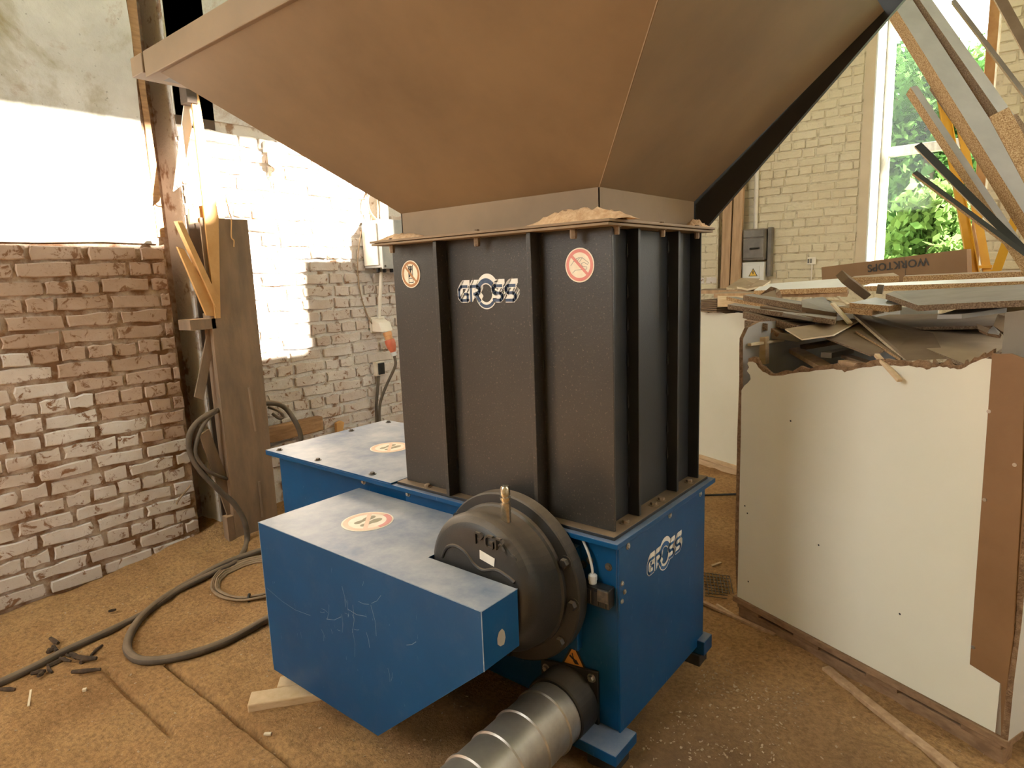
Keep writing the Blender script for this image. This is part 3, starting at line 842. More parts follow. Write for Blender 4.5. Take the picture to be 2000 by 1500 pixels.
# --- black bin on top of the base
bn = MB(); bn.box(-1.0, -.062, .024, .665, .787, 1.735)
bn.build('bin_body', 'bin_paint', sh, bevel=.002)
bn = MB(); bn.box(-1.0, -.02, .016, .024, .787, 1.735)
bin_front = bn.build('bin_front', 'bin_front_paint', sh, bevel=.0015)
bn = MB(); bn.box(-1.0, -.02, .665, .673, .787, 1.735)
bn.build('bin_back', 'bin_paint', sh, bevel=.0015)
bn = MB(); bn.box(-1.02, .0, -.022, .715, .775, .787)
bf = bn.build('bin_foot_flange', 'bin_paint', sh, bevel=.002)
for p in ((-.028, .10), (-.028, .30), (-.028, .36), (-.028, .60)): bolt((p[0], p[1], .787), (0, 0, 1), 'rusty_bolt', .012, .012, bf)
bolt((-.86, -.002, .787), (0, 0, 1), 'rusty_bolt', .012, .012, bf)
for x in (-.712, -.291):
    bn = MB(); bn.box(x - .0085, x + .0085, -.036, .016, .787, 1.735)
    ro = bn.build('front_rib', 'bin_front_paint', sh, bevel=.002)
    w_ = MB()
    for k in range(7): w_.lathe((x + .010, .012, .9 + k * .125 + rng.uniform(-.02, .02)), (0, 0, 1), [(0, .001), (.01, .004), (.03, .003), (.045, .001)], 6)
    w = w_.build('weld_bead', 'bin_paint', ro); w['kind'] = 'stuff'
for y in (.186, .48):
    bn = MB(); bn.box(-.062, -.02, y - .008, y + .008, .787, 1.735)
    ro = bn.build('side_rib', 'bin_paint', sh, bevel=.002)
    w_ = MB()
    for k in range(7): w_.lathe((-.058, y - .010, .9 + k * .125 + rng.uniform(-.02, .02)), (0, 0, 1), [(0, .001), (.01, .004), (.03, .003), (.045, .001)], 6)
    w = w_.build('weld_bead', 'bin_paint', ro); w['kind'] = 'stuff'
bn = MB(); bn.box(-1.045, .006, -.048, .715, 1.735, 1.743)
bt = bn.build('bin_top_flange', 'hopper_paint', sh, bevel=.0015)
bn = MB(); bn.box(-1.05, .012, -.052, .72, 1.745, 1.753)
hf = bn.build('hopper_flange', 'hopper_paint', sh, bevel=.0015)
for x in (-.955, -.52, -.13):
    bolt((x, -.022, 1.735), (0, 0, -1), 'rusty_bolt', .011, .03, bt)
    bolt((x, -.022, 1.753), (0, 0, 1), 'rusty_bolt', .010, .008, hf)
for y in (.03, .33, .61):
    bolt((-.012, y, 1.735), (0, 0, -1), 'rusty_bolt', .009, .024, bt)
    bolt((-.012, y, 1.753), (0, 0, 1), 'rusty_bolt', .009, .007, hf)

# --- hopper
A = Vector((-.99, .065, 1.858)); B = Vector((-.09, .065, 1.858)); D = Vector((-.086, .752, 1.858)); E_ = Vector((-.99, .752, 1.858))
A2 = Vector((-1.558, -.543, 2.377)); B2 = Vector((.527, -.543, 2.377)); D2 = Vector((.525, .765, 2.377)); E2 = Vector((-1.558, .765, 2.377))
zf = 1.753
def dn(p, z=zf): return Vector((p.x, p.y, z))
hp = MB(); hp.prism([dn(A), dn(B), B, A], (0, .005, 0)); hp.build('collar_front', 'hopper_paint', sh)
hp = MB(); hp.prism([dn(B), dn(D), D, B], (-.005, 0, 0)); hp.build('collar_side', 'hopper_paint', sh)
hp = MB(); hp.prism([dn(A), dn(E_), E_, A], (.005, 0, 0)); hp.build('collar_side', 'hopper_paint', sh)
def panel(name, pts, inward):
    hp = MB(); hp.prism(pts, inward); return hp.build(name, 'hopper_paint', sh)
panel('hopper_front', [A, B, B2, A2], Vector((0, .6, .7)).normalized() * .005)
panel('hopper_side', [B, D, D2, B2], Vector((-.6, 0, .7)).normalized() * .005)
panel('hopper_side', [A, A2, E2, E_], Vector((.6, 0, .7)).normalized() * .005)
hp = MB(); hp.prism([(x, .766, z) for x, z in ((-1.03, 1.756), (-.045, 1.756), (.60, 2.42), (.60, 2.47), (-1.68, 2.47), (-1.68, 2.42))], (0, .02, 0))
hp.build('hopper_back', 'black_steel', sh)  # back plate stands in shade; that shade is put into its black colour
e_ = MB(); e_.tube([B + Vector((.002, -.002, 0)), B2 + Vector((.002, -.002, 0))], .003, 6); e_.build('weld_seam', 'hopper_paint', sh)
# rim of square tube
hp = MB(); hp.box(-1.645, .56, -.552, -.488, 2.371, 2.462); hp.build('rim_beam', 'hopper_paint', sh, bevel=.004)
hp = MB(); hp.box(-1.80, -1.70, -.535, .80, 2.405, 2.475); hp.box(-1.70, -1.645, -.50, -.44, 2.405, 2.46); hp.build('rim_beam', 'hopper_paint', sh, bevel=.004)
hp = MB(); hp.box(.56, .65, -.55, .80, 2.41, 2.47); hp.build('rim_beam', 'hopper_paint', sh, bevel=.004)
hp = MB(); hp.prism([(-1.645, -.541, 2.372), (-1.56, -.541, 2.372), (-1.56, .76, 2.372), (-1.645, .76, 2.372)], (0, 0, .005))
hp.build('rim_ledge', 'black_steel', sh)

# --- prints on the machine
def gross_logo(o, ex, ey, n, H, fill, fill_gap, parent):
    """five letters with a ring for the O, dark fill on a white outlined ground with a white drop towards the upper right"""
    d = Decal(o, ex, ey, n, H)
    G = [[(.82, .92), (.28, .92), (.1, .74), (.1, .26), (.28, .08), (.80, .08), (.80, .46), (.52, .46)]]
    Rr = [[(.1, 0), (.1, .92), (.62, .92), (.8, .78), (.8, .6), (.62, .46), (.3, .46)], [(.46, .46), (.82, .0)]]
    S = [[(.85, .92), (.28, .92), (.12, .8), (.12, .64), (.28, .5), (.68, .5), (.84, .36), (.84, .22), (.68, .08), (.08, .08)]]
    W = []
    for gl_, ox in ((G, 0), (Rr, .98), (S, 2.72), (S, 3.70)):
        for st in gl_: W.append([(x + ox, y) for x, y in st])
    OC = (2.3, .5)
    wm = MB()
    for st in W:
        for sx, sy, lift in ((0, 0, .0004), (.06, .08, .0003), (.12, .17, .0002), (.17, .25, .0001)):
            d.stroke(wm, [(x + sx, y + sy) for x, y in st], .27, lift)
    d.ring(wm, OC[0], OC[1], .48, .86, .0004, ky=1.1)
    d.ring(wm, OC[0] + .1, OC[1] + .2, .48, .86, .0002, ky=1.1, a0=30, a1=170)
    lo = wm.build('logo', 'decal_white', parent)
    bm_ = MB()
    for st in W: d.stroke(bm_, st, .17, .0010)
    d.ring(bm_, OC[0], OC[1], .54, .80, .0010, ky=1.1, a0=40, a1=150)
    d.ring(bm_, OC[0], OC[1], .62, .80, .0010, ky=1.1, a0=225, a1=318)
    bm_.build('logo_letters', fill, lo)
gross_logo((-.655, .015, 1.517), (1, 0, .0), (0, 0, 1), (0, -1, 0), .0585, 'decal_blue', 0, bin_front)
mat('logo_blue', (0.010, 0.085, 0.24), None, 5, 0.4)
gross_logo((.005, .185, .572), (0, 1, 0), (0, 0, 1), (1, 0, 0), .0585, 'logo_blue', 0, sp)
def ban_sign(name, o, ex, ey, n, R, ringm, field, pict, pict_mat, parent, bar=(-.62, .62, .62, -.62), bar_m=None):
    d = Decal(o, ex, ey, n, R)
    m1 = MB(); d.disc(m1, 0, 0, 1.0, .0003); so = m1.build(name, field, parent)
    m2 = MB(); pict(d, m2); m2.build('pictogram', pict_mat, so)
    m3 = MB(); d.ring(m3, 0, 0, .74, .93, .0012); so2 = m3.build('red_ring', ringm, so)
    m4 = MB(); d.stroke(m4, [bar[:2], bar[2:]], .17, .0014, joint=False); m4.build('red_bar', bar_m or ringm, so)
    return so, d
def hand(d, m):
    for st in ([(-.62, -.02), (-.35, .3), (-.1, .42), (.2, .42), (.62, .12), (.55, .02), (.3, .15), (.12, .08)], [(-.2, .4), (-.4, .2)], [(.02, .42), (-.2, .2)], [(.2, .42), (0, .2)],
               [(.12, .08), (.2, -.08), (.5, -.12), (.5, -.24), (.2, -.26), (-.3, -.28), (-.5, -.45)]):
        d.stroke(m, st, .035, .0008)
def ladder(d, m):
    for x in (-.22, .22): d.stroke(m, [(x, -.68), (x, .6)], .06, .0008)
    for y in (-.6, -.3, 0, .3, .55): d.stroke(m, [(-.22, y), (.22, y)], .05, .0008)
    d.disc(m, 0, .52, .1, .0009, n=12)
    d.stroke(m, [(0, .45), (0, .1), (-.15, -.2)], .14, .0009); d.stroke(m, [(0, .1), (.15, -.2)], .12, .0009)
    d.stroke(m, [(-.28, .66), (-.12, .35), (.12, .35), (.28, .66)], .07, .0009)
def shoes(d, m):
    for cx, cy, a in ((-.2, .02, 0.0), (.22, .0, 0.0)):
        d.disc(m, cx, cy + .22, .17, .0008, n=20, ry=.3)
        d.disc(m, cx * .95, cy - .32, .13, .0008, n=20, ry=.17)
        d.stroke(m, [(cx, cy), (cx * .95, cy - .3)], .2, .0008)
ban_sign('no_hands_sign', (-.134, .015, 1.627), (1, 0, 0), (0, 0, 1), (0, -1, 0), .0525, 'decal_red', 'decal_cream', hand, 'decal_grey', bin_front)
ban_sign('no_climbing_sign', (-.90, .015, 1.623), (1, 0, 0), (0, 0, 1), (0, -1, 0), .052, 'decal_rust', 'decal_cream', ladder, 'decal_black', bin_front)
s1, dd = ban_sign('no_stepping_sign', (-.95, -.237, T + .0005), (1, 0, 0), (0, 1, 0), (0, 0, 1), .098, 'decal_faded', 'decal_cream', shoes, 'decal_olive', cover, (-.53, .53, .53, -.53))
m3 = MB(); dd.ring(m3, 0, 0, .73, .94, .0016, a0=-8, a1=88); m3.build('bright_ring_arc', 'decal_red', s1)
ban_sign('no_stepping_sign', (-1.48, .33, .7825), (1, 0, 0), (0, 1, 0), (0, 0, 1), .098, 'decal_faded', 'decal_cream', shoes, 'decal_olive', lid, (-.53, .53, .53, -.53))

# --- sawdust lying on the flange
def heap(label, cx, cy, z, L, Wd, h, seed, ang=0.0):
    r = random.Random(seed)
    n, m_ = 26, 9
    mb = MB(); vs = []; ca, sa = math.cos(ang), math.sin(ang)
    for i in range(n):
        for j in range(m_):
            s, t = i / (n - 1) * 2 - 1, j / (m_ - 1) * 2 - 1
            hh = h * max(0, (1 - abs(s) ** 2)) ** .8 * max(0, 1 - t * t) ** .7 * (0.75 + .5 * r.random())
            x, y = s * L / 2, t * Wd / 2 * (0.75 + .25 * math.sin(5 * s + seed))
            vs.append((cx + ca * x - sa * y, cy + sa * x + ca * y, z + hh))
    fs = [(i * m_ + j, (i + 1) * m_ + j, (i + 1) * m_ + j + 1, i * m_ + j + 1) for i in range(n - 1) for j in range(m_ - 1)]
    k = len(vs); vs += [(p[0], p[1], z) for p in vs]
    mb.add(vs, fs)
    o = mb.build('sawdust_heap', 'sawdust', smooth=True)
    tag(o, label, 'sawdust', 'sawdust on the hopper flange', 'stuff')
heap('small sawdust heap on the hopper flange, at its far left corner', -.93, .006, 1.753, .26, .09, .022, 1)
heap('sawdust heap on the hopper flange beside the front right collar corner', -.13, .008, 1.753, .36, .10, .038, 2, .06)
heap('sawdust drift on the hopper flange at the foot of the shade-darkened back plate', -.036, .66, 1.753, .14, .07, .028, 3, 1.57)

# ================================================================== SPIRAL DUCT
dk = thing('spiral_duct', 'grey galvanised spiral duct running from the shredder outlet towards the viewer', 'duct', (-.19, -.9, .0))
pr = [(0, .108)]
t = .05
while t < 1.45:
    pr += [(t, .108), (t + .004, .1135), (t + .012, .1135), (t + .016, .108)]
    t += .118
pr.append((1.5, .108))
e_ = MB(); e_.lathe((-.19, -.109, .148), (0.02, -1, 0), pr, 48); e_.build('duct_tube', 'galvanised', dk, smooth=True)
e_ = MB(); e_.box(-.26, -.09, -1.5, -1.4, -.02, .045); e_.build('duct_support', 'pallet_wood', dk, bevel=.004)

# ================================================================== STEEL COLUMN AND WALL FITTINGS
cl = thing('steel_column', 'rusty brown steel column with lattice bracing against the brick wall', 'column', (-2.86, .3, 0))
def yz(name, pts, x, t, material, parent=cl, bevel=0.0):
    mb = MB(); mb.prism([(x, p[1], p[2]) for p in pts], (t, 0, 0)); return mb.build(name, material, parent, bevel=bevel)
mb = MB(); mb.box(-2.812, -2.80, .145, .437, -.03, 2.0); face = mb.build('face_plate', 'column_paint', cl, bevel=.002)
mb = MB(); mb.box(-2.90, -2.812, .145, .157, -.03, 1.45); mb.build('flange', 'column_paint', cl, bevel=.002)
mb = MB(); mb.box(-3.0, -2.812, .425, .437, -.03, 2.0); mb.build('flange', 'column_paint', cl, bevel=.002)
mb = MB(); mb.box(-3.2, -3.0, .17, .40, -.03, 4.5); mb.build('web', 'column_dark', cl)  # web coloured dark to paint in the shade of the recess
yz('corner_angle', [(0, .17, 2.9), (0, .20, 2.9), (0, .25, 2.0), (0, .195, 1.42), (0, .165, 1.42), (0, .168, 2.0)], -2.80, .014, 'angle_ochre')
yz('brace', [(-2.860, 0.166, 2.650), (-2.860, 0.239, 2.679), (-2.860, 0.090, 2.180), (-2.860, 0.044, 2.143)], -2.87, .012, 'angle_pale')  # brace's sunlit white is put into its pale base colour
br = yz('brace', [(-2.800, -0.000, 1.833), (-2.800, 0.035, 1.819), (-2.800, 0.188, 1.484), (-2.800, 0.170, 1.431), (-2.800, 0.119, 1.441)], -2.815, .02, 'angle_ochre')
yz('brace_leg', [(-2.800, 0.006, 1.973), (-2.800, 0.034, 1.974), (-2.800, 0.193, 1.526), (-2.800, 0.170, 1.486)], -2.82, .045, 'angle_ochre', br)
yz('brace', [(-2.840, 0.147, 1.384), (-2.840, 0.205, 1.407), (-2.840, 0.061, 0.940), (-2.840, 0.013, 0.969)], -2.85, .014, 'column_paint')
yz('brace', [(-2.840, 0.016, 0.736), (-2.840, 0.075, 0.761), (-2.840, 0.191, 0.250), (-2.840, 0.174, 0.103), (-2.840, 0.127, 0.186)], -2.85, .014, 'column_paint')
yz('tie_plate', [(-2.820, 0.097, 2.047), (-2.820, 0.188, 2.075), (-2.820, 0.177, 1.982), (-2.820, 0.092, 1.961)], -2.825, .012, 'angle_ochre')
mb = MB(); mb.box(-2.95, -2.80, .02, .17, 1.36, 1.42); mb.build('tie_plate', 'column_paint', cl)
mb = MB(); mb.box(-2.86, -2.80, .10, .145, -.02, .2); mb.build('base_gusset', 'column_paint', cl, bevel=.003)
for p, q in (((-2.800, 0.331, 0.978), (-2.800, 0.345, 0.696)), ((-2.800, 0.333, 0.369), (-2.800, 0.332, 0.128))):
    mb = MB(); mb.tube([p, q], .009, 8); mb.build('welded_rod', 'column_paint', face, smooth=True)
mb = MB(); mb.tube(smooth_path([(-2.790, 0.307, 2.161), (-2.790, 0.319, 2.044), (-2.790, 0.329, 1.998), (-2.790, 0.318, 1.896), (-2.790, 0.331, 1.873), (-2.790, 0.327, 1.836)]), .004, 6); mb.build('wire_hook', 'angle_ochre', face)
mb = MB(); mb.tube(smooth_path([(-2.840, 0.071, 2.187), (-2.820, 0.095, 2.176), (-2.790, 0.143, 2.187)]), .003, 6); mb.build('wire_tie', 'angle_pale', cl)
mb = MB(); mb.box(-2.86, -2.78, .14, .2, 2.62, 2.76); mb.build('top_bracket', 'column_dark', cl, bevel=.004)

# electrical box, socket and small switch on the wall
eb = thing('electrical_box', 'grey metal electrical box mounted on the white brick wall', 'electrical box', (-2.9, 1.6, 1.69))
mb = MB(); mb.box(-3.0, -2.80, 1.455, 1.85, 1.70, 2.045); ebb = mb.build('box_body', 'ebox_grey', eb, bevel=.006)
mb = MB(); mb.box(-2.80, -2.78, 1.45, 1.855, 1.69, 2.05); mb.build('box_door', 'ebox_grey', eb, bevel=.006)
mb = MB(); mb.box(-2.99, -2.825, 1.443, 1.455, 1.72, 2.02); mb.build('side_flap', 'socket_white', eb, bevel=.003)
for y, z in ((1.47, 2.03), (1.47, 1.71)):
    mb = MB(); hexbolt(mb, (-2.78, y, z), (1, 0, 0), .006, .004); mb.build('screw', 'dull_bolt', eb)
mb = MB(); mb.tube([(-2.93, 1.62, 2.045), (-2.93, 1.62, 2.6)], .032, 12); mb.build('supply_pipe', 'pipe_white', eb, smooth=True)
mb = MB(); mb.tube(smooth_path([(-2.93, 1.55, 2.05), (-2.95, 1.50, 2.12), (-2.96, 1.5, 2.22), (-2.95, 1.55, 2.30), (-2.95, 1.58, 2.2), (-2.94, 1.56, 2.05)]), .007, 6); mb.build('supply_cable', 'thin_cable', eb, smooth=True)
for k, y in enumerate((1.5, 1.56, 1.63)):
    mb = MB(); mb.lathe((-2.9, y, 1.70), (0, 0, -1), [(0, .014), (.03, .014), (.035, .009)], 10); mb.build('gland', 'plastic_black', eb)
mb = MB(); mb.tube([(-2.92, 1.545, 1.67), (-2.965, 1.53, 1.32)], .013, 10)
tag(mb.build('conduit_pipe', 'pipe_white', smooth=True), 'thin cream conduit pipe running from the electrical box down to the socket', 'pipe')
mb = MB(); mb.tube(smooth_path([(-2.970, 1.425, 1.980), (-2.985, 1.387, 1.793), (-2.985, 1.375, 1.624), (-2.985, 1.394, 1.470), (-2.985, 1.452, 1.311), (-2.980, 1.507, 1.248)]), .005, 6)
tag(mb.build('loose_cable', 'thin_cable', smooth=True), 'thin loose cable hanging down the wall beside the electrical box', 'cable')
sk = thing('wall_socket', 'cream industrial wall socket with a red plug hanging from it', 'socket', (-2.95, 1.52, 1.22))
mb = MB(); mb.box(-3.0, -2.985, 1.46, 1.60, 1.21, 1.33); mb.build('back_plate', 'socket_white', sk, bevel=.004)
mb = MB(); mb.prism([(-2.985, 1.47, 1.22), (-2.985, 1.47, 1.32), (-2.90, 1.47, 1.29), (-2.87, 1.47, 1.22)], (0, .11, 0)); mb.build('socket_body', 'socket_white', sk, bevel=.004)
mb = MB(); mb.lathe((-2.885, 1.53, 1.215), (.25, .1, -1), [(0, .034), (.03, .034), (.032, .03), (.06, .03)], 16); mb.build('socket_mouth', 'plug_orange', sk, smooth=True)
mb = MB(); mb.lathe((-2.87, 1.536, 1.155), (.25, .1, -1), [(0, .038), (.02, .04), (.06, .036), (.085, .025), (.1, .02)], 16); pl_ = mb.build('plug', 'plug_red', sk, smooth=True)
mb = MB(); mb.lathe((-2.845, 1.547, 1.06), (.2, .1, -1), [(0, .022), (.03, .022)], 12); mb.build('plug_nut', 'plastic_grey', pl_)
mb = MB(); mb.tube(smooth_path([(-2.84, 1.55, 1.03), (-2.84, 1.55, .95), (-2.90, 1.50, .8), (-2.93, 1.45, .66), (-2.93, 1.43, .5)]), .011, 8)
tag(mb.build('plug_cable', 'cable_rubber', smooth=True), 'dark cable hanging straight down from the red plug', 'cable')
sb = thing('switch_box', 'small open black switch box low on the white brick wall', 'switch', (-2.98, 1.47, .87))
mb = MB(); mb.box(-3.0, -2.955, 1.46, 1.545, .875, .985); mb.build('case', 'socket_white', sb, bevel=.004)
mb = MB(); mb.box(-2.955, -2.945, 1.475, 1.535, .885, .975); mb.build('switch_core', 'plastic_black', sb, bevel=.003)
mb = MB(); mb.tube([(-2.97, 1.49, .875), (-2.965, 1.44, .65), (-2.965, 1.43, .5)], .012, 8)
tag(mb.build('switch_cable', 'cable_rubber', smooth=True), 'dark cable dropping from the small black switch box', 'cable')
mb = MB(); mb.box(-2.995, -2.93, .44, .93, .56, .665)
tag(mb.build('timber_rail', 'old_timber', bevel=.008), 'rough brown timber rail fixed along the wall behind the steel column', 'timber')
mb = MB(); mb.prism([(-2.970, 1.048, 0.586), (-2.970, 1.090, 0.597), (-2.970, 1.116, 0.580), (-2.970, 1.088, 0.484), (-2.970, 1.044, 0.494)], (.03, 0, 0))
tag(mb.build('wall_bracket', 'angle_ochre', bevel=.003), 'small ochre steel bracket on the wall above the pale blue lid', 'bracket')
ins = thing('insulator_bracket', 'pale insulator bracket high on the sunlit wall under the hopper edge', 'bracket', (-2.97, .78, 2.35))
mb = MB(); mb.box(-3.0, -2.96, .70, .86, 2.45, 2.52); mb.build('arm', 'ebox_grey', ins, bevel=.004)
mb = MB(); mb.lathe((-2.95, .76, 2.45), (0, 0, -1), [(0, .05), (.07, .05), (.085, .03), (.1, .01), (.2, .008)], 14); mb.build('insulator', 'socket_white', ins, smooth=True)

# ================================================================== CABLES ON THE FLOOR
def fz(p, r): return (p[0], p[1], max(floor_at(p[0], p[1]), -.02) + r * .9)
def floor_cable(name, label, cat, pts, r, material, lead=()):
    path = smooth_path([fz(p, r) for p in pts] + [tuple(q) for q in lead], 8)
    mb = MB(); mb.tube(path, r, 10)
    return tag(mb.build(name, material, smooth=True), label, cat)
floor_cable('power_cable', 'thick dark cable crossing the floor from the lower left up to the column', 'cable',
    [(-2.248, -1.222, 0.020), (-2.262, -1.062, 0.020), (-2.302, -0.918, 0.020), (-2.331, -0.731, 0.020), (-2.375, -0.543, 0.020), (-2.459, -0.356, 0.020), (-2.481, -0.150, 0.030), (-2.527, 0.000, 0.030)], .017, 'cable_rubber',
    [(-2.720, 0.169, 0.032), (-2.740, 0.180, 0.157), (-2.760, 0.139, 0.283), (-2.780, 0.057, 0.401), (-2.800, -0.021, 0.531), (-2.820, -0.058, 0.647), (-2.820, -0.051, 0.753), (-2.820, 0.002, 0.820), (-2.820, 0.082, 0.857), (-2.860, 0.172, 0.861), (-2.880, 0.306, 0.850), (-2.880, 0.499, 0.842), (-2.860, 0.597, 0.796), (-2.800, 0.632, 0.691), (-2.800, 0.658, 0.601), (-2.800, 0.652, 0.538)])
floor_cable('power_cable', 'thick dark cable bent in a wide loop on the floor beside the blue cover', 'cable',
    [(-1.775, -0.026, 0.020), (-1.780, -0.239, 0.020), (-1.754, -0.414, 0.020), (-1.772, -0.547, 0.020), (-1.835, -0.672, 0.020), (-1.926, -0.751, 0.020), (-2.050, -0.756, 0.020), (-2.195, -0.699, 0.020), (-2.326, -0.597, 0.020), (-2.421, -0.462, 0.020), (-2.497, -0.284, 0.020), (-2.538, -0.063, 0.020), (-2.514, 0.179, 0.020)], .019, 'cable_rubber')
floor_cable('power_cable', 'second cable loop hanging lower on the column, curving down to its foot', 'cable',
    [], .011, 'cable_rubber', [(-2.850, 0.195, 0.883), (-2.820, 0.087, 0.843), (-2.800, 0.008, 0.774), (-2.800, -0.036, 0.660), (-2.790, -0.020, 0.579), (-2.780, 0.037, 0.503), (-2.820, 0.129, 0.442), (-2.850, 0.182, 0.419)])
floor_cable('power_cable', 'cable loop hooked beside the column above the pale blue lid', 'cable',
    [], .010, 'cable_rubber', [(-2.880, 0.492, 0.816), (-2.820, 0.531, 0.788), (-2.820, 0.556, 0.745), (-2.820, 0.526, 0.741), (-2.830, 0.488, 0.778)])
mb = MB(); mb.tube(smooth_path([(-2.970, -0.017, 0.410), (-2.970, -0.093, 0.344), (-2.970, -0.111, 0.317)]), .006, 6)
tag(mb.build('stray_stick', 'thin_cable'), 'thin pale stick stuck against the white brick wall left of the column', 'stick')
cc = thing('cable_coil', 'coil of thin brown cables tied together on the floor by the blue cover', 'cable coil', (-2.300, -0.040, 0.000))
c0 = Vector((-2.254, -0.042, 0.020))
e1 = Vector((-2.366, -0.207, 0.020)) - c0
e2 = Vector((-2.451, 0.078, 0.020)) - c0
for k in range(6):
    r_ = random.Random(k)
    path = []
    for i in range(33):
        a = 2 * math.pi * i / 32
        p = c0 + e1 * ((1 + .035 * (k - 2.5)) * math.cos(a)) + e2 * ((1 + .05 * (k - 2.5)) * math.sin(a))
        path.append((p.x, p.y, floor_at(p.x, p.y) + .006 + .006 * (k % 3)))
    mb = MB(); mb.tube(path, .006, 6); mb.build('coiled_cable', 'thin_cable', cc, smooth=True)
for a in (2.2, 3.0, 3.9, 4.8):
    p = c0 + e1 * math.cos(a) + e2 * math.sin(a); z = floor_at(p.x, p.y) + .012
    t = (-e1 * math.sin(a) + e2 * math.cos(a)).normalized()
    mb = MB(); mb.lathe((p.x - t.x * .004, p.y - t.y * .004, z), t, [(0, .026), (.008, .026)], 12); mb.build('cable_tie', 'plastic_black', cc)

# ================================================================== FLOOR LITTER
def litter_stick(name, label, cat, p, q, w, h, material, group=None, z=None):
    p, q = Vector(p), Vector(q)
    z0 = z if z is not None else floor_at((p.x + q.x) / 2, (p.y + q.y) / 2)
    mb = MB(); mb.bar((p.x, p.y, z0 + h / 2), (q.x, q.y, z0 + h / 2), w, h)
    o = mb.build(name, material, bevel=min(w, h) * .15)
    return tag(o, label, cat, group)
bark_spots = [((98,1305),(128,1290),.02), ((150,1290),(190,1292),.012), ((180,1278),(200,1262),.016), ((108,1255),(116,1262),.022), ((92,1302),(102,1318),.022), ((62,1325),(88,1322),.014),
              ((3,1350),(30,1349),.018), ((213,1202),(228,1199),.018), ((195,1240),(215,1233),.012), ((120,1292),(140,1300),.014), ((140,1280),(150,1288),.012), ((95,1282),(110,1276),.012), ((160,1297),(170,1290),.018), ((105,1268),(112,1278),.010), ((142,1266),(156,1262),.010)]
BK = [(-2.231, -1.003, 0.000), (-2.242, -0.942, 0.000), (-2.200, -0.912, 0.000), (-2.110, -0.861, 0.000), (-2.192, -0.858, 0.000), (-2.243, -0.796, 0.000), (-2.475, -0.932, 0.000), (-2.398, -0.923, 0.000), (-2.252, -1.004, -0.000), (-2.164, -1.012, 0.000), (-2.209, -1.075, 0.000), (-2.183, -1.030, 0.000),
      (-2.209, -1.179, 0.000), (-2.164, -1.142, 0.000), (-2.519, -0.674, 0.000), (-2.509, -0.642, 0.000), (-2.352, -0.775, 0.000), (-2.347, -0.729, 0.000), (-2.252, -0.958, 0.000), (-2.170, -0.940, 0.000), (-2.270, -0.914, 0.000), (-2.209, -0.909, 0.000), (-2.339, -0.979, 0.000), (-2.344, -0.948, 0.000), (-2.144, -0.913, 0.000), (-2.166, -0.887, 0.000), (-2.393, -0.944, 0.000), (-2.319, -0.949, 0.000), (-2.320, -0.891, 0.000), (-2.326, -0.861, 0.000), (-2.075, -0.965, 0.000), (-1.997, -0.882, 0.000), (-2.325, -0.930, 0.000), (-2.251, -0.920, 0.000), (-2.161, -1.062, 0.000), (-2.186, -1.041, 0.000)]
BLAB = {0: 'stout dark bark stick lying along the thick cable', 2: 'long thin dark bark sliver right of the bark pile', 4: 'bent bark piece standing off the right end of the pile', 6: 'short bark lump just above the thick cable', 8: 'upright bark stub at the lower middle of the pile', 10: 'flat dark bark flake below the pile', 16: 'thin bark sliver touching the upper side of the cable', 18: 'bark bit in the middle of the pile, below the cable', 20: 'tiny bark chip beside the cable inside the pile', 22: 'thin bark chip at the upper left end of the pile', 24: 'small round bark lump at the right of the pile', 26: 'tiny bark splinter between cable and upper lump', 28: 'thin bark splinter above the cable, right of the upper lump', 32: 'small bark chip resting against the cable in the pile', 34: 'narrow bark flake crossing the flat flake below the pile',
        14: 'short black bark chip lying alone near the foot of the brick wall', 12: 'black bark stub at the edge of the picture under the thick cable', 30: 'curved brown bark strip lying below the pile of dark bark'}
for i in range(0, len(BK), 2):
    p, q = Vector(BK[i]), Vector(BK[i + 1])
    r_ = random.Random(i); w = r_.uniform(.012, .024)
    mid = (p + q) / 2 + Vector((r_.uniform(-.008, .008), r_.uniform(-.008, .008), 0))
    pts = [(a.x, a.y, floor_at(a.x, a.y) + w * .35 + (.01 if i % 4 else 0)) for a in (p, mid, q)]
    mb = MB(); mb.tube(pts, [w * .4, w * .55, w * .35], 6)
    tag(mb.build('bark_piece', 'bark'), BLAB.get(i, 'small dark bark piece scattered around the thick cable on the floor'), 'bark', 'dark bark pieces on the floor')
litter_stick('wood_block', 'flat wooden block sticking out under the corner of the blue cover', 'wood block', (-1.279, -0.609, 0.000), (-1.084, -0.368, 0.000), .085, .035, 'fresh_wood', z=-.004)
litter_stick('wood_block', 'second wooden block lying behind, mostly under the blue cover', 'wood block', (-1.290, -0.478, 0.000), (-1.107, -0.276, 0.000), .07, .03, 'fresh_wood', z=-.004)
litter_stick('splinter', 'thin pale splinter lying on the sawdust at the lower left', 'splinter', (-2.104, -1.103, 0.000), (-1.987, -1.141, -0.000), .008, .004, 'pale_wood')
litter_stick('splinter', 'tiny white chip lying on the sawdust below the bark strip', 'splinter', (-1.919, -0.976, 0.000), (-1.912, -0.963, 0.000), .014, .012, 'pale_wood')
litter_stick('splinter', 'small white chip on the dark floor beside the blue cover corner', 'splinter', (-1.080, -0.664, 0.000), (-1.059, -0.648, 0.000), .012, .008, 'pale_wood')
litter_stick('wood_strip', 'long narrow wooden strip on the floor in front of the crate pallet', 'wood strip', (0.426, 0.887, 0.010), (0.887, 0.548, 0.010), .035, .018, 'timber_plank')
litter_stick('wood_strip', 'thin pale strip on the floor between the shredder and the crate', 'wood strip', (-0.196, 1.120, 0.010), (0.193, 1.023, 0.010), .02, .014, 'timber_plank')
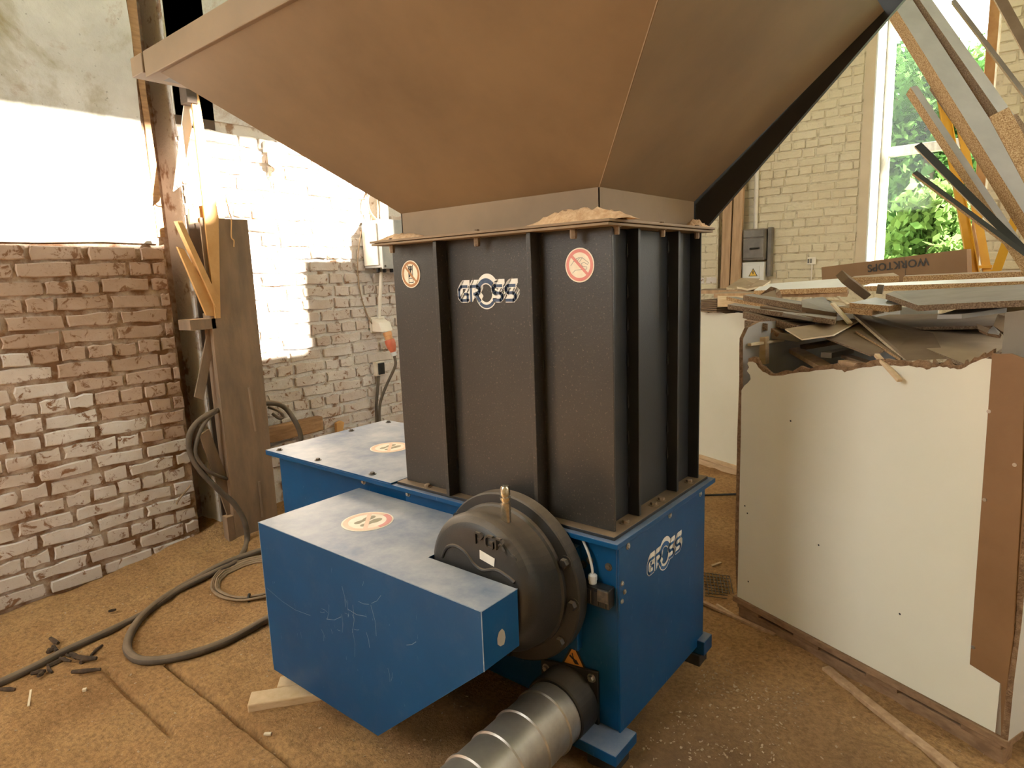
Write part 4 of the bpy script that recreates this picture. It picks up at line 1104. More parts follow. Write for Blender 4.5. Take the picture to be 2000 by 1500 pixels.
litter_stick('wood_strip', 'short thin strip crossing beside the pale floor strip', 'wood strip', (-0.115, 1.135, 0.010), (-0.018, 1.088, 0.010), .012, .01, 'fresh_wood')
mb = MB(); mb.tube([(*(-0.795, 2.490, 0.020)[:2], .02), (*(-0.570, 2.675, 0.020)[:2], .02)], .008, 8)
tag(mb.build('steel_rod', 'plastic_black'), 'thin black rod lying on the floor behind the shredder', 'rod')
litter_stick('splinter', 'single brown splinter on the floor between shredder and crate', 'splinter', (-0.292, 1.516, 0.000), (-0.268, 1.586, 0.000), .014, .008, 'fresh_wood')
wm_ = thing('wire_mesh', 'torn piece of rusty wire mesh lying on the floor by the crate', 'wire mesh', (-0.189, 1.360, 0.000))
M0 = Vector((-0.307, 1.425, 0.012)); M1 = Vector((-0.175, 1.465, 0.012)) - M0; M2 = Vector((-0.196, 1.196, 0.012)) - M0
for k in range(9):
    t = k / 8
    for a, b2 in ((M0 + M1 * t, M0 + M1 * t + M2 * (1 - .3 * t)), (M0 + M2 * t, M0 + M2 * t + M1 * (1 - .25 * t))):
        mb = MB(); mb.tube([(a.x, a.y, floor_at(a.x, a.y) + .006), (b2.x, b2.y, floor_at(b2.x, b2.y) + .006)], .0022, 5); mb.build('wire', 'wire_steel', wm_)
# wood chips too many to count
def chips(label, n, region, seed, smin, smax):
    r = random.Random(seed); mb = MB()
    while n:
        x, y = r.uniform(*region[0]), r.uniform(*region[1])
        if (-2.02 < x < .03 and -.06 < y < .75): continue
        z = floor_at(x, y); s = r.uniform(smin, smax); a = r.uniform(0, 6.28)
        u_ = Vector((math.cos(a), math.sin(a), r.uniform(-.3, .3))) * s; w_ = Vector((-math.sin(a), math.cos(a), r.uniform(-.3, .3))) * s * r.uniform(.25, .7)
        mb.obox(Vector((x, y, z + .001)) - u_ / 2 - w_ / 2, u_, w_, (0, 0, s * .22)); n -= 1
    o = mb.build('wood_chips', 'wood_chip'); tag(o, label, 'wood chips', None, 'stuff')
chips('wood chips scattered over the floor around the shredder and the crate', 1700, ((-2.9, 1.2), (-1.4, 1.5)), 3, .003, .010)
chips('loose wood chips heaped beside the front right foot of the shredder', 600, ((.05, .45), (-.5, .7)), 4, .003, .010)

# ================================================================== CRATES
CO, CU, CV = Vector((-.004, 1.098, 0)), Vector((.926, -.377, 0)), Vector((.377, .926, 0))
def cr(u, v, z): return CO + CU * u + CV * v + Vector((0, 0, z))
ck = thing('waste_crate', 'white panelled waste crate with a torn top edge standing on a wooden pallet', 'crate', cr(.53, .55, 0))
def cbox(name, u0, u1, v0, v1, z0, z1, material, parent, bevel=.002):
    mb = MB(); mb.obox(cr(u0, v0, z0), CU * (u1 - u0), CV * (v1 - v0), (0, 0, z1 - z0)); return mb.build(name, material, parent, bevel=bevel)
front = [(0.0, .10), (1.066, .10), (1.053, .268), (1.04, 1.30), (.93, 1.30), (0.942, 1.306), (0.929, 1.301), (0.917, 1.296), (0.905, 1.288), (0.895, 1.283), (0.884, 1.275), (0.877, 1.268), (0.870, 1.264), (0.864, 1.260), (0.853, 1.258), (0.843, 1.261), (0.832, 1.258), (0.823, 1.263), (0.811, 1.260), (0.799, 1.263), (0.790, 1.258), (0.776, 1.256), (0.770, 1.250), (0.760, 1.247), (0.750, 1.252), (0.740, 1.253), (0.728, 1.251), (0.702, 1.255), (0.677, 1.249), (0.651, 1.250), (0.624, 1.245), (0.594, 1.243), (0.570, 1.235), (0.541, 1.231), (0.513, 1.222), (0.501, 1.216), (0.483, 1.212), (0.473, 1.205), (0.462, 1.213), (0.440, 1.212), (0.428, 1.214), (0.390, 1.206), (0.351, 1.199), (0.324, 1.190), (0.283, 1.184), (0.241, 1.174), (0.205, 1.162), (0.161, 1.155), (0.142, 1.155), (0.122, 1.163), (0.106, 1.166), (0.094, 1.175), (0.082, 1.183), (0.069, 1.199), (0.053, 1.204), (0.029, 1.201), (0.023, 1.192), (0.033, 1.178), (0.022, 1.160), (0.039, 1.145), (0.043, 1.126), (0.027, 1.107), (0.011, 1.095), (-0.005, 1.072), (-.002, .85)]
mb = MB()
mb.prism([cr(u, 0, z) for u, z in front], CV * .022, 0, 1)
mb.build('front_panel', ['white_panel', 'torn_edge'], ck)
# lip of torn chipboard standing behind the broken laminate
mb = MB(); r_ = random.Random(2)
lip = [(u + r_.uniform(-.006, .006), z + r_.uniform(.006, .026)) for u, z in front[5:-9]]
mb.prism([cr(u, 0.006, z) for u, z in lip] + [cr(u, .006, z - .05) for u, z in lip[::-1]], CV * .014)
mb.build('torn_core', 'torn_edge', ck)
mb = MB()
mb.prism([cr(-.022, v, z) for v, z in ((0, .36), (0.0, .62), (0, .9), (.004, 1.12), (0, 1.24), (.0, 1.30), (.03, 1.345), (.1, 1.365), (.35, 1.36), (1.15, 1.36), (1.15, .1), (0.02, .1))], CU * .02, 0, 1)
mb.build('left_panel', ['board_light_grey', 'torn_edge'], ck)
mb = MB(); mb.prism([cr(1.07, v, z) for v, z in ((-.004, .09), (1.15, .09), (1.15, 1.42), (.02, 1.42), (.0, 1.1), (-.004, .8), (.004, .5), (-.006, .3))], CU * .018, 0, 1)
mb.build('right_panel', ['white_side', 'torn_edge'], ck)
mb = MB(); mb.prism([cr(u, 1.13, z) for u, z in ((0, .1), (1.07, .1), (1.07, 1.40), (.5, 1.40), (.44, 1.36), (.36, 1.30), (0, 1.30))], CV * .02, 0, 1); mb.build('back_panel', ['board_brown', 'torn_edge'], ck)  # right part raised to block window light from behind the heap
cbox('bottom_board', 0, 1.07, .03, 1.13, .1, .12, 'board_brown', ck)
cbox('corner_batten', 1.048, 1.07, .0, .03, .09, 1.3, 'hardboard', ck)
mb = MB(); mb.prism([cr(u, 0, z) for u, z in ((0.949, 1.319), (0.964, 0.296), (1.059, 0.278), (1.072, .262), (1.074, .45), (1.06, .9), (1.035, 1.31), (1.0, 1.322), (.96, 1.318))], -CV * .008)
hb = mb.build('hardboard_patch', 'hardboard', ck, bevel=.002)
for u, z in ((.955, 1.14), (.965, .86), (.97, .36), (1.035, .99)):
    mb = MB(); mb.lathe(cr(u, -.008, z), -CV, [(0, .006), (.002, .006)], 10); mb.build('screw', 'steel_bolt', hb)
for u, z in ((.03, .55), (.045, .52), (.25, .98), (.73, .36), (.40, .5), (.06, .2)):
    mb = MB(); mb.lathe(cr(u, -.0005, z), -CV, [(0, .004), (.001, .003)], 7); mb.build('nail_hole', 'decal_black', ck)
# pallet
for v0, v1 in ((-.02, .09), (.5, .62), (1.03, 1.15)):
    cbox('pallet_board', -.02, 1.09, v0 + .01, v1, .072, .098, 'pallet_wood', ck, .003)
    cbox('pallet_runner', -.0, 1.075, v0 + .03, v1 - .02, -.01, .05, 'pallet_wood', ck, .004)
for u0 in (0, .3, .62, .95): cbox('pallet_slat', u0, u0 + .12, -.0, 1.14, .05, .072, 'pallet_wood', ck, .003)

c2 = thing('waste_crate', 'second white crate on a pallet standing further back beside the shredder', 'crate', cr(-1.2, 1.8, 0))
z2 = 1.27
mb = MB(); r_ = random.Random(9)
top = [(-2.2 + .06 * k, z2 + r_.uniform(-.012, .006)) for k in range(27)]
mb.prism([cr(u, 1.62, z) for u, z in [(-2.2, .08), (-.64, .08)] + top[::-1]], CV * .022, 0, 1); mb.build('front_panel', ['white_panel', 'torn_edge'], c2)
cbox('right_panel', -.64, -.62, 1.62, 2.7, .08, 1.2, 'board_brown', c2)
cbox('left_panel', -2.22, -2.2, 1.62, 2.7, .08, z2, 'white_side', c2)
cbox('back_panel', -2.2, -.62, 2.68, 2.7, .08, z2, 'white_side', c2)
cbox('bottom_board', -2.2, -.64, 1.65, 2.68, .08, .1, 'board_brown', c2)
cbox('pallet_board', -2.22, -.6, 1.6, 1.7, .05, .08, 'fresh_wood', c2, .003)
cbox('pallet_runner', -2.22, -.6, 1.62, 1.7, -.01, .045, 'fresh_wood', c2, .004)
cbox('pallet_runner', -2.22, -.6, 2.55, 2.65, -.01, .08, 'fresh_wood', c2, .004)

# a third crate behind, mostly hidden, holds the long boards
c3 = thing('waste_crate', 'third crate behind the torn one, almost hidden by heaped boards', 'crate', cr(.7, 2.0, 0))
cbox('front_panel', -.3, 1.6, 1.45, 1.47, .02, 1.25, 'board_brown', c3)  # brown front paints in the deep shade below the boards
cbox('left_panel', -.32, -.3, 1.45, 2.55, .02, 1.22, 'board_brown', c3)
cbox('right_panel', 1.6, 1.62, 1.45, 2.55, .02, 1.22, 'board_brown', c3)
cbox('back_panel', -.3, 1.6, 2.53, 2.55, .02, 1.22, 'board_brown', c3)
cbox('bottom_board', -.3, 1.6, 1.47, 2.53, .02, .06, 'board_brown', c3)
cbox('pallet_board', -.32, 1.62, 1.43, 2.57, -.02, .02, 'pallet_wood', c3)

def offcut_fill(label, u0, u1, v0, v1, z0, z1, n, seed, top=None):
    r = random.Random(seed); mb = MB()
    for k in range(n):
        z = z0 + (z1 - z0) * (k + .5) / n
        L, W_, H_ = r.uniform(.25, .6), r.uniform(.08, .25), r.uniform(.012, .03)
        a = r.uniform(-.5, .5) + (math.pi / 2 if r.random() < .4 else 0)
        du, dv = abs(math.cos(a)) * L / 2 + abs(math.sin(a)) * W_ / 2 + .02, abs(math.sin(a)) * L / 2 + abs(math.cos(a)) * W_ / 2 + .02
        c = cr(r.uniform(u0 + du, u1 - du), r.uniform(v0 + dv, v1 - dv), z)
        e1_ = CU * math.cos(a) + CV * math.sin(a); e2_ = CU * -math.sin(a) + CV * math.cos(a)
        e1_ = (e1_ + Vector((0, 0, r.uniform(-.12, .12)))).normalized()
        mb.obox(c - e1_ * L / 2 - e2_ * W_ / 2, e1_ * L, e2_ * W_, (0, 0, H_), r.randint(0, 1))
    o = mb.build('offcut_fill', ['board_brown', 'board_grey']); tag(o, label, 'offcuts', None, 'stuff')  # dark board tones put the crates' inner shade into the colour
offcut_fill('dusty wood offcuts filling the inside of the torn white crate', 0.02, 1.04, .04, 1.1, .13, 1.10, 260, 5)
offcut_fill('offcuts filling the second white crate beside the shredder', -2.15, -.66, 1.66, 2.65, .12, 1.25, 200, 6)
offcut_fill('offcuts filling the third crate under the long boards', -.25, 1.55, 1.5, 2.5, .08, 1.30, 220, 8)

# ================================================================== SCRAP BOARDS
def sheet(label, pts, t, face, edge, group, name='scrap_board', cat='board', up=None):
    mb = MB(); mb.prism(pts, up if up is not None else (0, 0, -t), 0, 1)
    return tag(mb.build(name, [face, edge]), label, cat, group)
GR = 'scrap boards heaped in the torn crate'
sheet('wide grey board lying on top of the heap at its right end', [(0.461, 1.503, 1.468), (0.619, 1.190, 1.437), (0.937, 1.061, 1.462), (0.927, 1.691, 1.494), (0.431, 1.893, 1.464)], .022, 'board_grey', 'chip_edge_dull', GR)
sheet('white topped chipboard offcut under the wide grey board', [(0.340, 1.411, 1.435), (0.378, 1.752, 1.442), (0.506, 1.560, 1.433), (0.535, 1.419, 1.429), (0.506, 1.301, 1.429)], .026, 'board_light_grey', 'chip_edge', GR)
sheet('narrow chipboard strip lying under the white topped offcut', [(0.288, 1.433, 1.416), (0.302, 1.621, 1.414), (0.449, 1.562, 1.407), (0.446, 1.304, 1.412)], .024, 'board_tan', 'chip_edge', GR)
sheet('grey block with a square end in the middle of the heap', [(0.095, 1.598, 1.441), (0.127, 1.855, 1.442), (0.220, 1.763, 1.404), (0.283, 1.435, 1.389), (0.137, 1.451, 1.414)], .04, 'board_grey', 'board_brown', GR)
sheet('long grey plank reaching left from the grey block', [(-0.253, 1.793, 1.457), (-0.283, 2.022, 1.455), (0.034, 1.838, 1.420), (0.095, 1.598, 1.417)], .03, 'board_grey', 'chip_edge_dull', GR)
sheet('long thin plank slanting along the left rim of the heap', [(-0.233, 1.515, 1.422), (-0.262, 1.689, 1.421), (0.292, 1.410, 1.375), (0.324, 1.234, 1.376)], .022, 'board_grey', 'chip_edge_dull', GR)
sheet('broken plank lying above the long thin plank, at the heap left end', [(-0.385, 1.901, 1.445), (-0.390, 2.065, 1.437), (0.005, 1.796, 1.388), (0.007, 1.634, 1.394)], .02, 'board_grey', 'chip_edge', GR)
sheet('dark splintered plank under the long thin plank', [(-0.107, 1.378, 1.396), (-0.112, 1.682, 1.385), (0.181, 1.509, 1.340), (0.172, 1.242, 1.348)], .03, 'board_brown', 'chip_edge_dull', GR)
sheet('short thick plank end below the left side of the heap', [(-0.054, 1.248, 1.366), (-0.090, 1.457, 1.360), (0.009, 1.417, 1.348), (0.063, 1.200, 1.356)], .03, 'hardboard', 'chip_edge_dull', GR)
o = MB(); o.prism([(-0.223, 1.965, 1.449), (-0.170, 1.986, 1.495), (-0.166, 2.028, 1.481), (-0.146, 2.020, 1.432), (-0.181, 1.969, 1.440)], CV * .05 + Vector((0, 0, -.012)), 0, 1)
tag(o.build('torn_scrap', ['board_tan', 'torn_edge']), 'torn crumpled scrap standing up behind the grey plank', 'scrap', GR)
def block(label, p, q, w, h, face, end, group, name='wood_block', cat='wood block', up=(0, 0, 1)):
    mb = MB(); p, q = Vector(p), Vector(q)
    mb.bar(p, q, w, h, up)
    for i in (0, 2): pass
    return tag(mb.build(name, face, bevel=.002), label, cat, group)
block('square wooden post end sticking up out of the heap', (0.252, 1.663, 1.544), (0.320, 1.830, 1.456), .062, .038, 'board_brown', 'chip_edge_dull', GR, up=(.3, -.5, .8))
block('small grey offcut standing upright behind the heap', (0.383, 1.858, 1.498), (0.377, 1.861, 1.454), .028, .014, 'board_grey', 'board_grey', GR, up=(0, 1, 0))
sheet('added dark sheet standing for the shade under the wide grey board', [(0.302, 2.107, 1.335), (0.872, 1.875, 1.366), (0.891, 1.403, 1.348), (0.530, 1.475, 1.328)], .012, 'board_brown', 'chip_edge_dull', GR)  # dark filler sheet added where only shade lies
sheet('thin tan sheet poking out of the middle of the heap', [(0.154, 1.142, 1.342), (0.250, 1.038, 1.312), (0.350, 1.105, 1.326), (0.375, 1.484, 1.358), (0.335, 1.500, 1.361)], .006, 'board_tan', 'pale_wood', GR)
sheet('brown sheet slipping forward beside the thin tan sheet', [(0.295, 1.149, 1.315), (0.512, 0.942, 1.272), (0.545, 1.004, 1.283), (0.374, 1.538, 1.349)], .006, 'board_brown', 'chip_edge_dull', GR)
sheet('dark narrow sheet wedged between the two leaning brown sheets', [(0.398, 1.258, 1.330), (0.612, 0.901, 1.269), (0.613, 0.955, 1.269), (0.409, 1.470, 1.325)], .010, 'board_brown', 'chip_edge', GR)
sheet('large brown sheet with a pale edge sliding over the crate rim', [(0.339, 1.498, 1.381), (0.634, 0.881, 1.264), (0.745, 0.922, 1.272), (0.662, 1.313, 1.321), (0.362, 1.759, 1.358)], .012, 'board_brown', 'chip_edge_pale', GR)
sheet('wide dusty sheet lying at the right side of the crate', [(0.572, 1.242, 1.302), (0.614, 1.710, 1.331), (0.868, 1.607, 1.318), (0.890, 1.145, 1.294), (0.864, 0.961, 1.286), (0.800, 0.825, 1.271)], .012, 'board_tan', 'chip_edge_dull', GR)
sheet('grey board end lying under the wide grey board on the right', [(0.682, 1.197, 1.401), (0.743, 1.334, 1.418), (0.883, 1.331, 1.432), (0.886, 1.221, 1.426), (0.761, 1.143, 1.408)], .016, 'board_grey', 'board_light_grey', GR)
block('thin pale stick poking out at the left corner of the crate', (0.017, 1.111, 1.272), (0.089, 1.362, 1.271), .02, .012, 'pale_wood', 'pale_wood', GR, 'wood_stick', 'stick')
block('pale splint crossing behind the grey block', (0.164, 1.807, 1.430), (0.269, 1.699, 1.422), .02, .008, 'pale_wood', 'pale_wood', GR, 'wood_stick', 'stick')
block('short pale splint leaning above the chipboard strip', (0.213, 1.787, 1.445), (0.301, 1.600, 1.416), .014, .008, 'pale_wood', 'pale_wood', GR, 'wood_stick', 'stick')
block('pale edged strip dropping from the heap onto the tan sheet', (0.265, 1.442, 1.431), (0.361, 1.338, 1.352), .020, .010, 'pale_wood', 'pale_wood', GR, 'wood_stick', 'stick')
block('stub of grey batten lying in the dark gap', (0.329, 1.092, 1.244), (0.375, 1.267, 1.246), .045, .022, 'board_grey', 'board_grey', GR)
block('small brown batten end resting on the torn crate edge', (0.410, 0.994, 1.227), (0.473, 0.947, 1.224), .045, .03, 'timber_plank', 'timber_plank', GR)
block('brown lath lying across the dark gap behind the batten end', (0.388, 1.154, 1.235), (0.543, 0.940, 1.229), .04, .014, 'board_brown', 'board_brown', GR)
block('thin stick hanging over the torn edge of the front panel', (0.536, 0.910, 1.277), (0.628, 0.803, 1.206), .018, .012, 'fresh_wood', 'fresh_wood', GR, 'wood_stick', 'stick')
block('long brown plank slanting down into the dark gap', (0.014, 1.577, 1.234), (0.342, 1.065, 1.194), .06, .02, 'timber_plank', 'timber_plank', GR)
block('grey chipped block at the left end of the tan sheet', (0.066, 1.286, 1.301), (0.190, 1.278, 1.290), .06, .03, 'board_grey', 'board_grey', GR)
block('pale wooden post standing in the left corner of the crate', (0.013, 1.221, 1.296), (0.017, 1.219, 1.175), .09, .05, 'fresh_wood', 'fresh_wood', GR, up=(0, 1, 0))
o = MB(); o.prism([cr(.90, .16, 1.15), cr(1.06, .10, 1.15), cr(1.06, .10, 1.46), cr(.90, .16, 1.43)], CV * .02); tag(o.build('upright_panel', 'board_grey', bevel=.002), 'dark grey panel standing upright inside the right end of the crate', 'panel', GR)
for k, (pts, lb) in enumerate((([(0.796, 1.312, 1.362), (0.845, 1.184, 1.354), (0.839, 1.133, 1.342), (0.805, 1.254, 1.347)], 'flat splintered scrap beside the upright grey panel'),
                               ([(0.835, 1.145, 1.342), (0.852, 1.203, 1.363), (0.876, 1.107, 1.350), (0.874, 1.097, 1.340)], 'pale folded scrap near the upright grey panel'),
                               ([(0.852, 1.203, 1.363), (0.862, 1.199, 1.405), (0.888, 1.167, 1.399), (0.891, 1.101, 1.349), (0.878, 1.128, 1.351)], 'torn brown scrap propped against the upright grey panel'))):
    o = MB(); o.prism(pts, CV * .012 + Vector((0, 0, -.012)), 0, 1); tag(o.build('torn_scrap', ['board_light_grey' if k == 1 else 'board_tan', 'torn_edge']), lb, 'scrap', GR)

for k, (a, b2, w, h, m_, lb) in enumerate((
    ((-0.049, 1.484, 1.411), (0.148, 1.425, 1.384), .05, .014, 'board_brown', 'dark brown lath lying under the grey block'),
    ((0.106, 1.269, 1.394), (0.259, 1.315, 1.361), .045, .016, 'board_grey', 'grey lath slanting down behind the thin tan sheet'),
    ((0.163, 1.570, 1.407), (0.320, 1.636, 1.382), .06, .014, 'board_tan', 'tan lath lying across the middle of the heap'),
    ((0.032, 1.299, 1.340), (0.102, 1.271, 1.303), .05, .02, 'torn_edge', 'torn chipboard lump at the left inside corner of the crate'),
    ((0.189, 1.290, 1.249), (0.310, 1.402, 1.269), .05, .018, 'board_brown', 'brown batten lying deep in the dark gap'),
    ((0.538, 1.147, 1.279), (0.656, 1.045, 1.272), .06, .010, 'board_grey', 'narrow grey strip showing beside the large brown sheet'))):
    block(lb, a, b2, w, h, m_, m_, GR, 'wood_lath', 'lath')
# long boards at the back
GB = 'long boards lying across the rear crates'
sheet('white laminated board with a chipboard edge at the back left', [(-0.566, 2.893, 1.442), (-0.794, 3.795, 1.463), (-0.166, 3.540, 1.499), (0.067, 2.689, 1.463)], .032, 'board_white', 'chip_edge', GB)
sheet('long white laminated board running off to the right', [(0.153, 2.654, 1.466), (0.119, 3.100, 1.470), (0.940, 2.765, 1.501), (0.944, 2.332, 1.488)], .03, 'board_white', 'chip_edge', GB)
sheet('raw chipboard panel lying behind the long white board', [(0.298, 3.135, 1.510), (0.281, 3.358, 1.513), (0.936, 3.091, 1.532), (0.938, 2.874, 1.526)], .045, 'board_tan', 'chip_edge', GB)
sheet('chipboard offcut lying in front of the cardboard box', [(-0.047, 3.329, 1.507), (-0.074, 3.610, 1.512), (0.186, 3.504, 1.530), (0.266, 3.202, 1.513)], .05, 'board_tan', 'chip_edge', GB)
sheet('brown board lying under the white laminated board', [(-0.958, 3.160, 1.414), (-1.062, 3.688, 1.413), (-0.042, 3.273, 1.432), (0.069, 2.688, 1.433)], .03, 'board_tan', 'timber_plank', GB)
sheet('low brown board at the left end of the rear boards', [(-1.300, 3.678, 1.425), (-1.502, 4.300, 1.418), (-0.828, 4.025, 1.427), (-0.673, 3.422, 1.430)], .03, 'board_brown', 'timber_plank', GB)
sheet('pale chipboard sheet tilted up at the back left', [(-1.059, 3.688, 1.446), (-1.028, 3.945, 1.516), (-0.905, 4.057, 1.507), (-0.825, 3.700, 1.466), (-0.948, 3.588, 1.435)], .02, 'board_tan', 'chip_edge_pale', GB)
sheet('small pale offcut lying on the tilted chipboard sheet', [(-0.911, 3.519, 1.456), (-0.797, 3.527, 1.459), (-0.838, 3.813, 1.499), (-0.724, 3.767, 1.490), (-0.674, 3.422, 1.460), (-0.788, 3.415, 1.439)], .015, 'board_tan', 'pale_wood', GB)
sheet('light wood board end at the left rim of the second crate', [(-0.746, 2.696, 1.391), (-0.922, 3.146, 1.399), (-0.683, 3.048, 1.401), (-0.547, 2.615, 1.396)], .05, 'fresh_wood', 'fresh_wood', GB)
cs = thing('corrugated_stack', 'stack of dark corrugated sheets on the second crate beside the shredder', 'sheets', cr(-.85, 1.75, 1.27))
for k in range(6):
    mb = MB(); p = Vector((-1.121, 3.227, 1.352)); q = Vector((-0.928, 3.148, 1.367)); z = 1.272 + k * .016
    mb.obox((p.x, p.y, z), Vector((q.x - p.x, q.y - p.y, 0)), CV * .5, (0, 0, .012)); mb.build('sheet', 'board_brown', cs)

# cardboard box with upside-down print
cb = thing('cardboard_box', 'long flat brown cardboard box printed upside down, leaning under the window', 'cardboard box', cr(.6, 2.7, 1.2))
K0, K1, K2, K3 = Vector((-0.423, 4.098, 1.583)), Vector((0.580, 3.689, 1.673)), Vector((0.600, 3.681, 1.472)), Vector((-0.407, 4.092, 1.424))
mb = MB(); mb.prism([K0, K1, K2, K3], CV * .06); mb.build('box_body', 'cardboard', cb, bevel=.002)
mb = MB(); s_ = .62; a = K0.lerp(K1, s_); b2 = K3.lerp(K2, s_); mb.prism([a - CV * .001, a.lerp(K1, .012) - CV * .001, b2.lerp(K2, .012) - CV * .001, b2 - CV * .001], -CV * .002); mb.build('box_seam', 'board_brown', cb)
cu = bpy.data.curves.new('box_print', 'FONT'); cu.body = 'WORKTOPS'; cu.align_x = 'CENTER'; cu.align_y = 'CENTER'; cu.size = .078; cu.extrude = .0006; cu.space_character = 1.08; cu.offset = .0012
tmp = bpy.data.objects.new('box_print', cu); COL.objects.link(tmp)
bpy.context.view_layer.update()
me_ = bpy.data.meshes.new_from_object(tmp.evaluated_get(bpy.context.evaluated_depsgraph_get()))
bpy.data.objects.remove(tmp); me_.name = 'box_print'
pc_ = Vector((0.153, 3.858, 1.583)); ex = -(K1 - K0).normalized(); nn = -CV; ey = nn.cross(ex).normalized()
me_.transform(Matrix(((ex.x, ey.x, nn.x, pc_.x), (ex.y, ey.y, nn.y, pc_.y), (ex.z, ey.z, nn.z, pc_.z), (0, 0, 0, 1))))
me_.materials.clear(); me_.materials.append(MATS['decal_black'])
to = bpy.data.objects.new('box_print', me_); COL.objects.link(to); attach(to, cb)

# ---- boards leaning up out of the rear crate
GL = 'boards leaning out of the rear crate'
CP = Vector((.957, -1.665, 1.6))
def lean(label, a, b, width, thick, phi, face, edge, side=1):
    """a, b: ends of the visible lower long edge; the broad face runs off to the upper right, turned by phi about the long axis"""
    a, b = Vector(a), Vector(b)
    d = (b - a).normalized()
    e2_ = ((a + b) / 2 - CP); e2_ = (e2_ - d * e2_.dot(d)).normalized()
    e1_ = d.cross(e2_).normalized()
    if e1_.x < 0: e1_ = -e1_
    w_ = (e1_ * math.cos(phi) + e2_ * math.sin(phi)) * width * side
    t_ = (-e1_ * math.sin(phi) + e2_ * math.cos(phi)) * thick
    mb = MB()
    o_ = a
    mb.hexa([o_, o_ + w_, o_ + w_ + (b - a), o_ + (b - a), o_ + t_, o_ + w_ + t_, o_ + w_ + (b - a) + t_, o_ + (b - a) + t_])
    mb.m = [0, 0, 1, 1, 1, 1]
    return tag(mb.build('leaning_board', [face, edge]), label, 'board', GL)
lean('broad grey laminated board leaning furthest left at the top', (0.102, 3.215, 3.249), (0.964, 2.594, 1.682), .12, .085, .72, 'board_light_grey', 'chip_edge')
lean('grey laminated board leaning just right of the broadest one', (0.225, 3.294, 3.267), (0.740, 2.955, 2.374), .085, .07, .95, 'board_light_grey', 'chip_edge_dull')
lean('long dark thin board leaning in front of the window top', (0.421, 3.409, 3.181), (0.905, 3.104, 2.369), .022, .03, .3, 'board_grey', 'chip_edge_pale')
lean('brown board with a pale edge at the top right corner', (0.638, 3.212, 3.098), (0.890, 3.110, 2.555), .05, .02, .3, 'board_brown', 'chip_edge_pale')
lean('grey board with a coarse chipboard edge, ending half way up the window', (0.293, 2.975, 2.623), (0.927, 2.555, 1.556), .042, .055, .75, 'board_light_grey', 'chip_edge')
lean('pale grey board behind the one with the coarse edge', (0.381, 3.101, 2.635), (0.881, 2.790, 1.798), .075, .03, .55, 'board_light_grey', 'chip_edge_dull')
lean('thick chipboard batten at the right edge below the grey boards', (0.705, 2.645, 2.331), (0.969, 2.430, 1.776), .085, .03, .1, 'chip_edge', 'chip_edge')
lean('plain brown hardboard leaning behind the thick batten', (0.709, 2.859, 2.123), (0.959, 2.650, 1.671), .08, .012, .2, 'cardboard', 'chip_edge_dull')
lean('black laminated strip leaning across the window, upper of two', (0.351, 2.843, 2.261), (0.926, 2.501, 1.577), .04, .016, .35, 'board_black', 'chip_edge_pale')
lean('black laminated strip leaning across the window, lower of two', (0.373, 2.672, 2.093), (0.937, 2.335, 1.578), .026, .018, .6, 'board_black', 'chip_edge')
lean('narrow dark board leaning behind the right end of the boards', (0.757, 2.948, 2.359), (0.930, 2.824, 2.046), .06, .03, .4, 'chip_edge_dull', 'board_brown')

# ---- yellow ladder
ld = thing('step_ladder', 'bright yellow step ladder standing behind the leaning boards', 'ladder', cr(.9, 2.75, 0))
LT = Vector((0.215, 3.979, 3.205)); LB = Vector((0.600, 3.822, 1.468))
dirn = (LB - LT).normalized(); LB = LT + dirn * ((LT.z + .0) / -dirn.z)
side = Vector((.95, .3, 0)).normalized(); dep = side.cross(dirn).normalized()
mb = MB(); mb.obox(LT, LB - LT, side * .062, dep * .008); mb.obox(LT, LB - LT, side * .006, dep * -.02); mb.obox(LT + side * .056, LB - LT, side * .006, dep * -.02); mb.build('rail', 'ladder_yellow', ld)
s2 = side * .085 + Vector((0, .05, 0))
mb = MB(); mb.obox(LT + s2, LB - LT, side * .05, dep * .02); mb.build('rail', 'ladder_yellow', ld)
L3 = Vector((0.773, 3.589, 1.720)); L4 = Vector((0.728, 3.608, 1.520)); d3 = (L4 - L3).normalized(); L3 = L3 - d3 * .2; L4 = L3 + d3 * (L3.z / -d3.z)
mb = MB(); mb.obox(L3, L4 - L3, side * .055, (0, .03, 0)); mb.build('rear_leg', 'ladder_yellow', ld)
for t in (.52, .66, .8): 
    p = LT.lerp(LB, t); mb = MB(); mb.obox(p, side * .14 + Vector((0, .03, 0)), (0, .05, 0), (0, 0, .02)); mb.build('step', 'ladder_yellow', ld)

# ---- things on the back wall
BWY = 5.6
for k, (x0, x1, dx, lb) in enumerate(((-1.785, -1.685, .02, 'narrow timber plank leaning on the far wall, left of two'), (-1.675, -1.575, .03, 'wider timber plank leaning on the far wall, right of two'))):
    mb = MB(); mb.hexa([(x0, 5.36 - .02 * k, 0), (x1, 5.36 - .02 * k, 0), (x1, 5.42 - .02 * k, 0), (x0, 5.42 - .02 * k, 0), (x0 + dx, 5.44, 2.95), (x1 + dx, 5.44, 2.95), (x1 + dx, 5.5, 2.95), (x0 + dx, 5.5, 2.95)])
    tag(mb.build('timber_plank', 'timber_plank', bevel=.006), lb, 'plank', 'planks leaning on the far wall')
sg = thing('switchgear_box', 'dusty dark grey switch box with a handle on the far brick wall', 'switch box', (-1.42, 5.5, 1.68))
mb = MB(); mb.box(-1.545, -1.315, 5.44, 5.582, 1.68, 2.01); mb.build('case', 'ebox_dark', sg, bevel=.012)
mb = MB(); mb.box(-1.54, -1.32, 5.425, 5.44, 1.70, 1.91); mb.build('lid', 'ebox_dark', sg, bevel=.02)
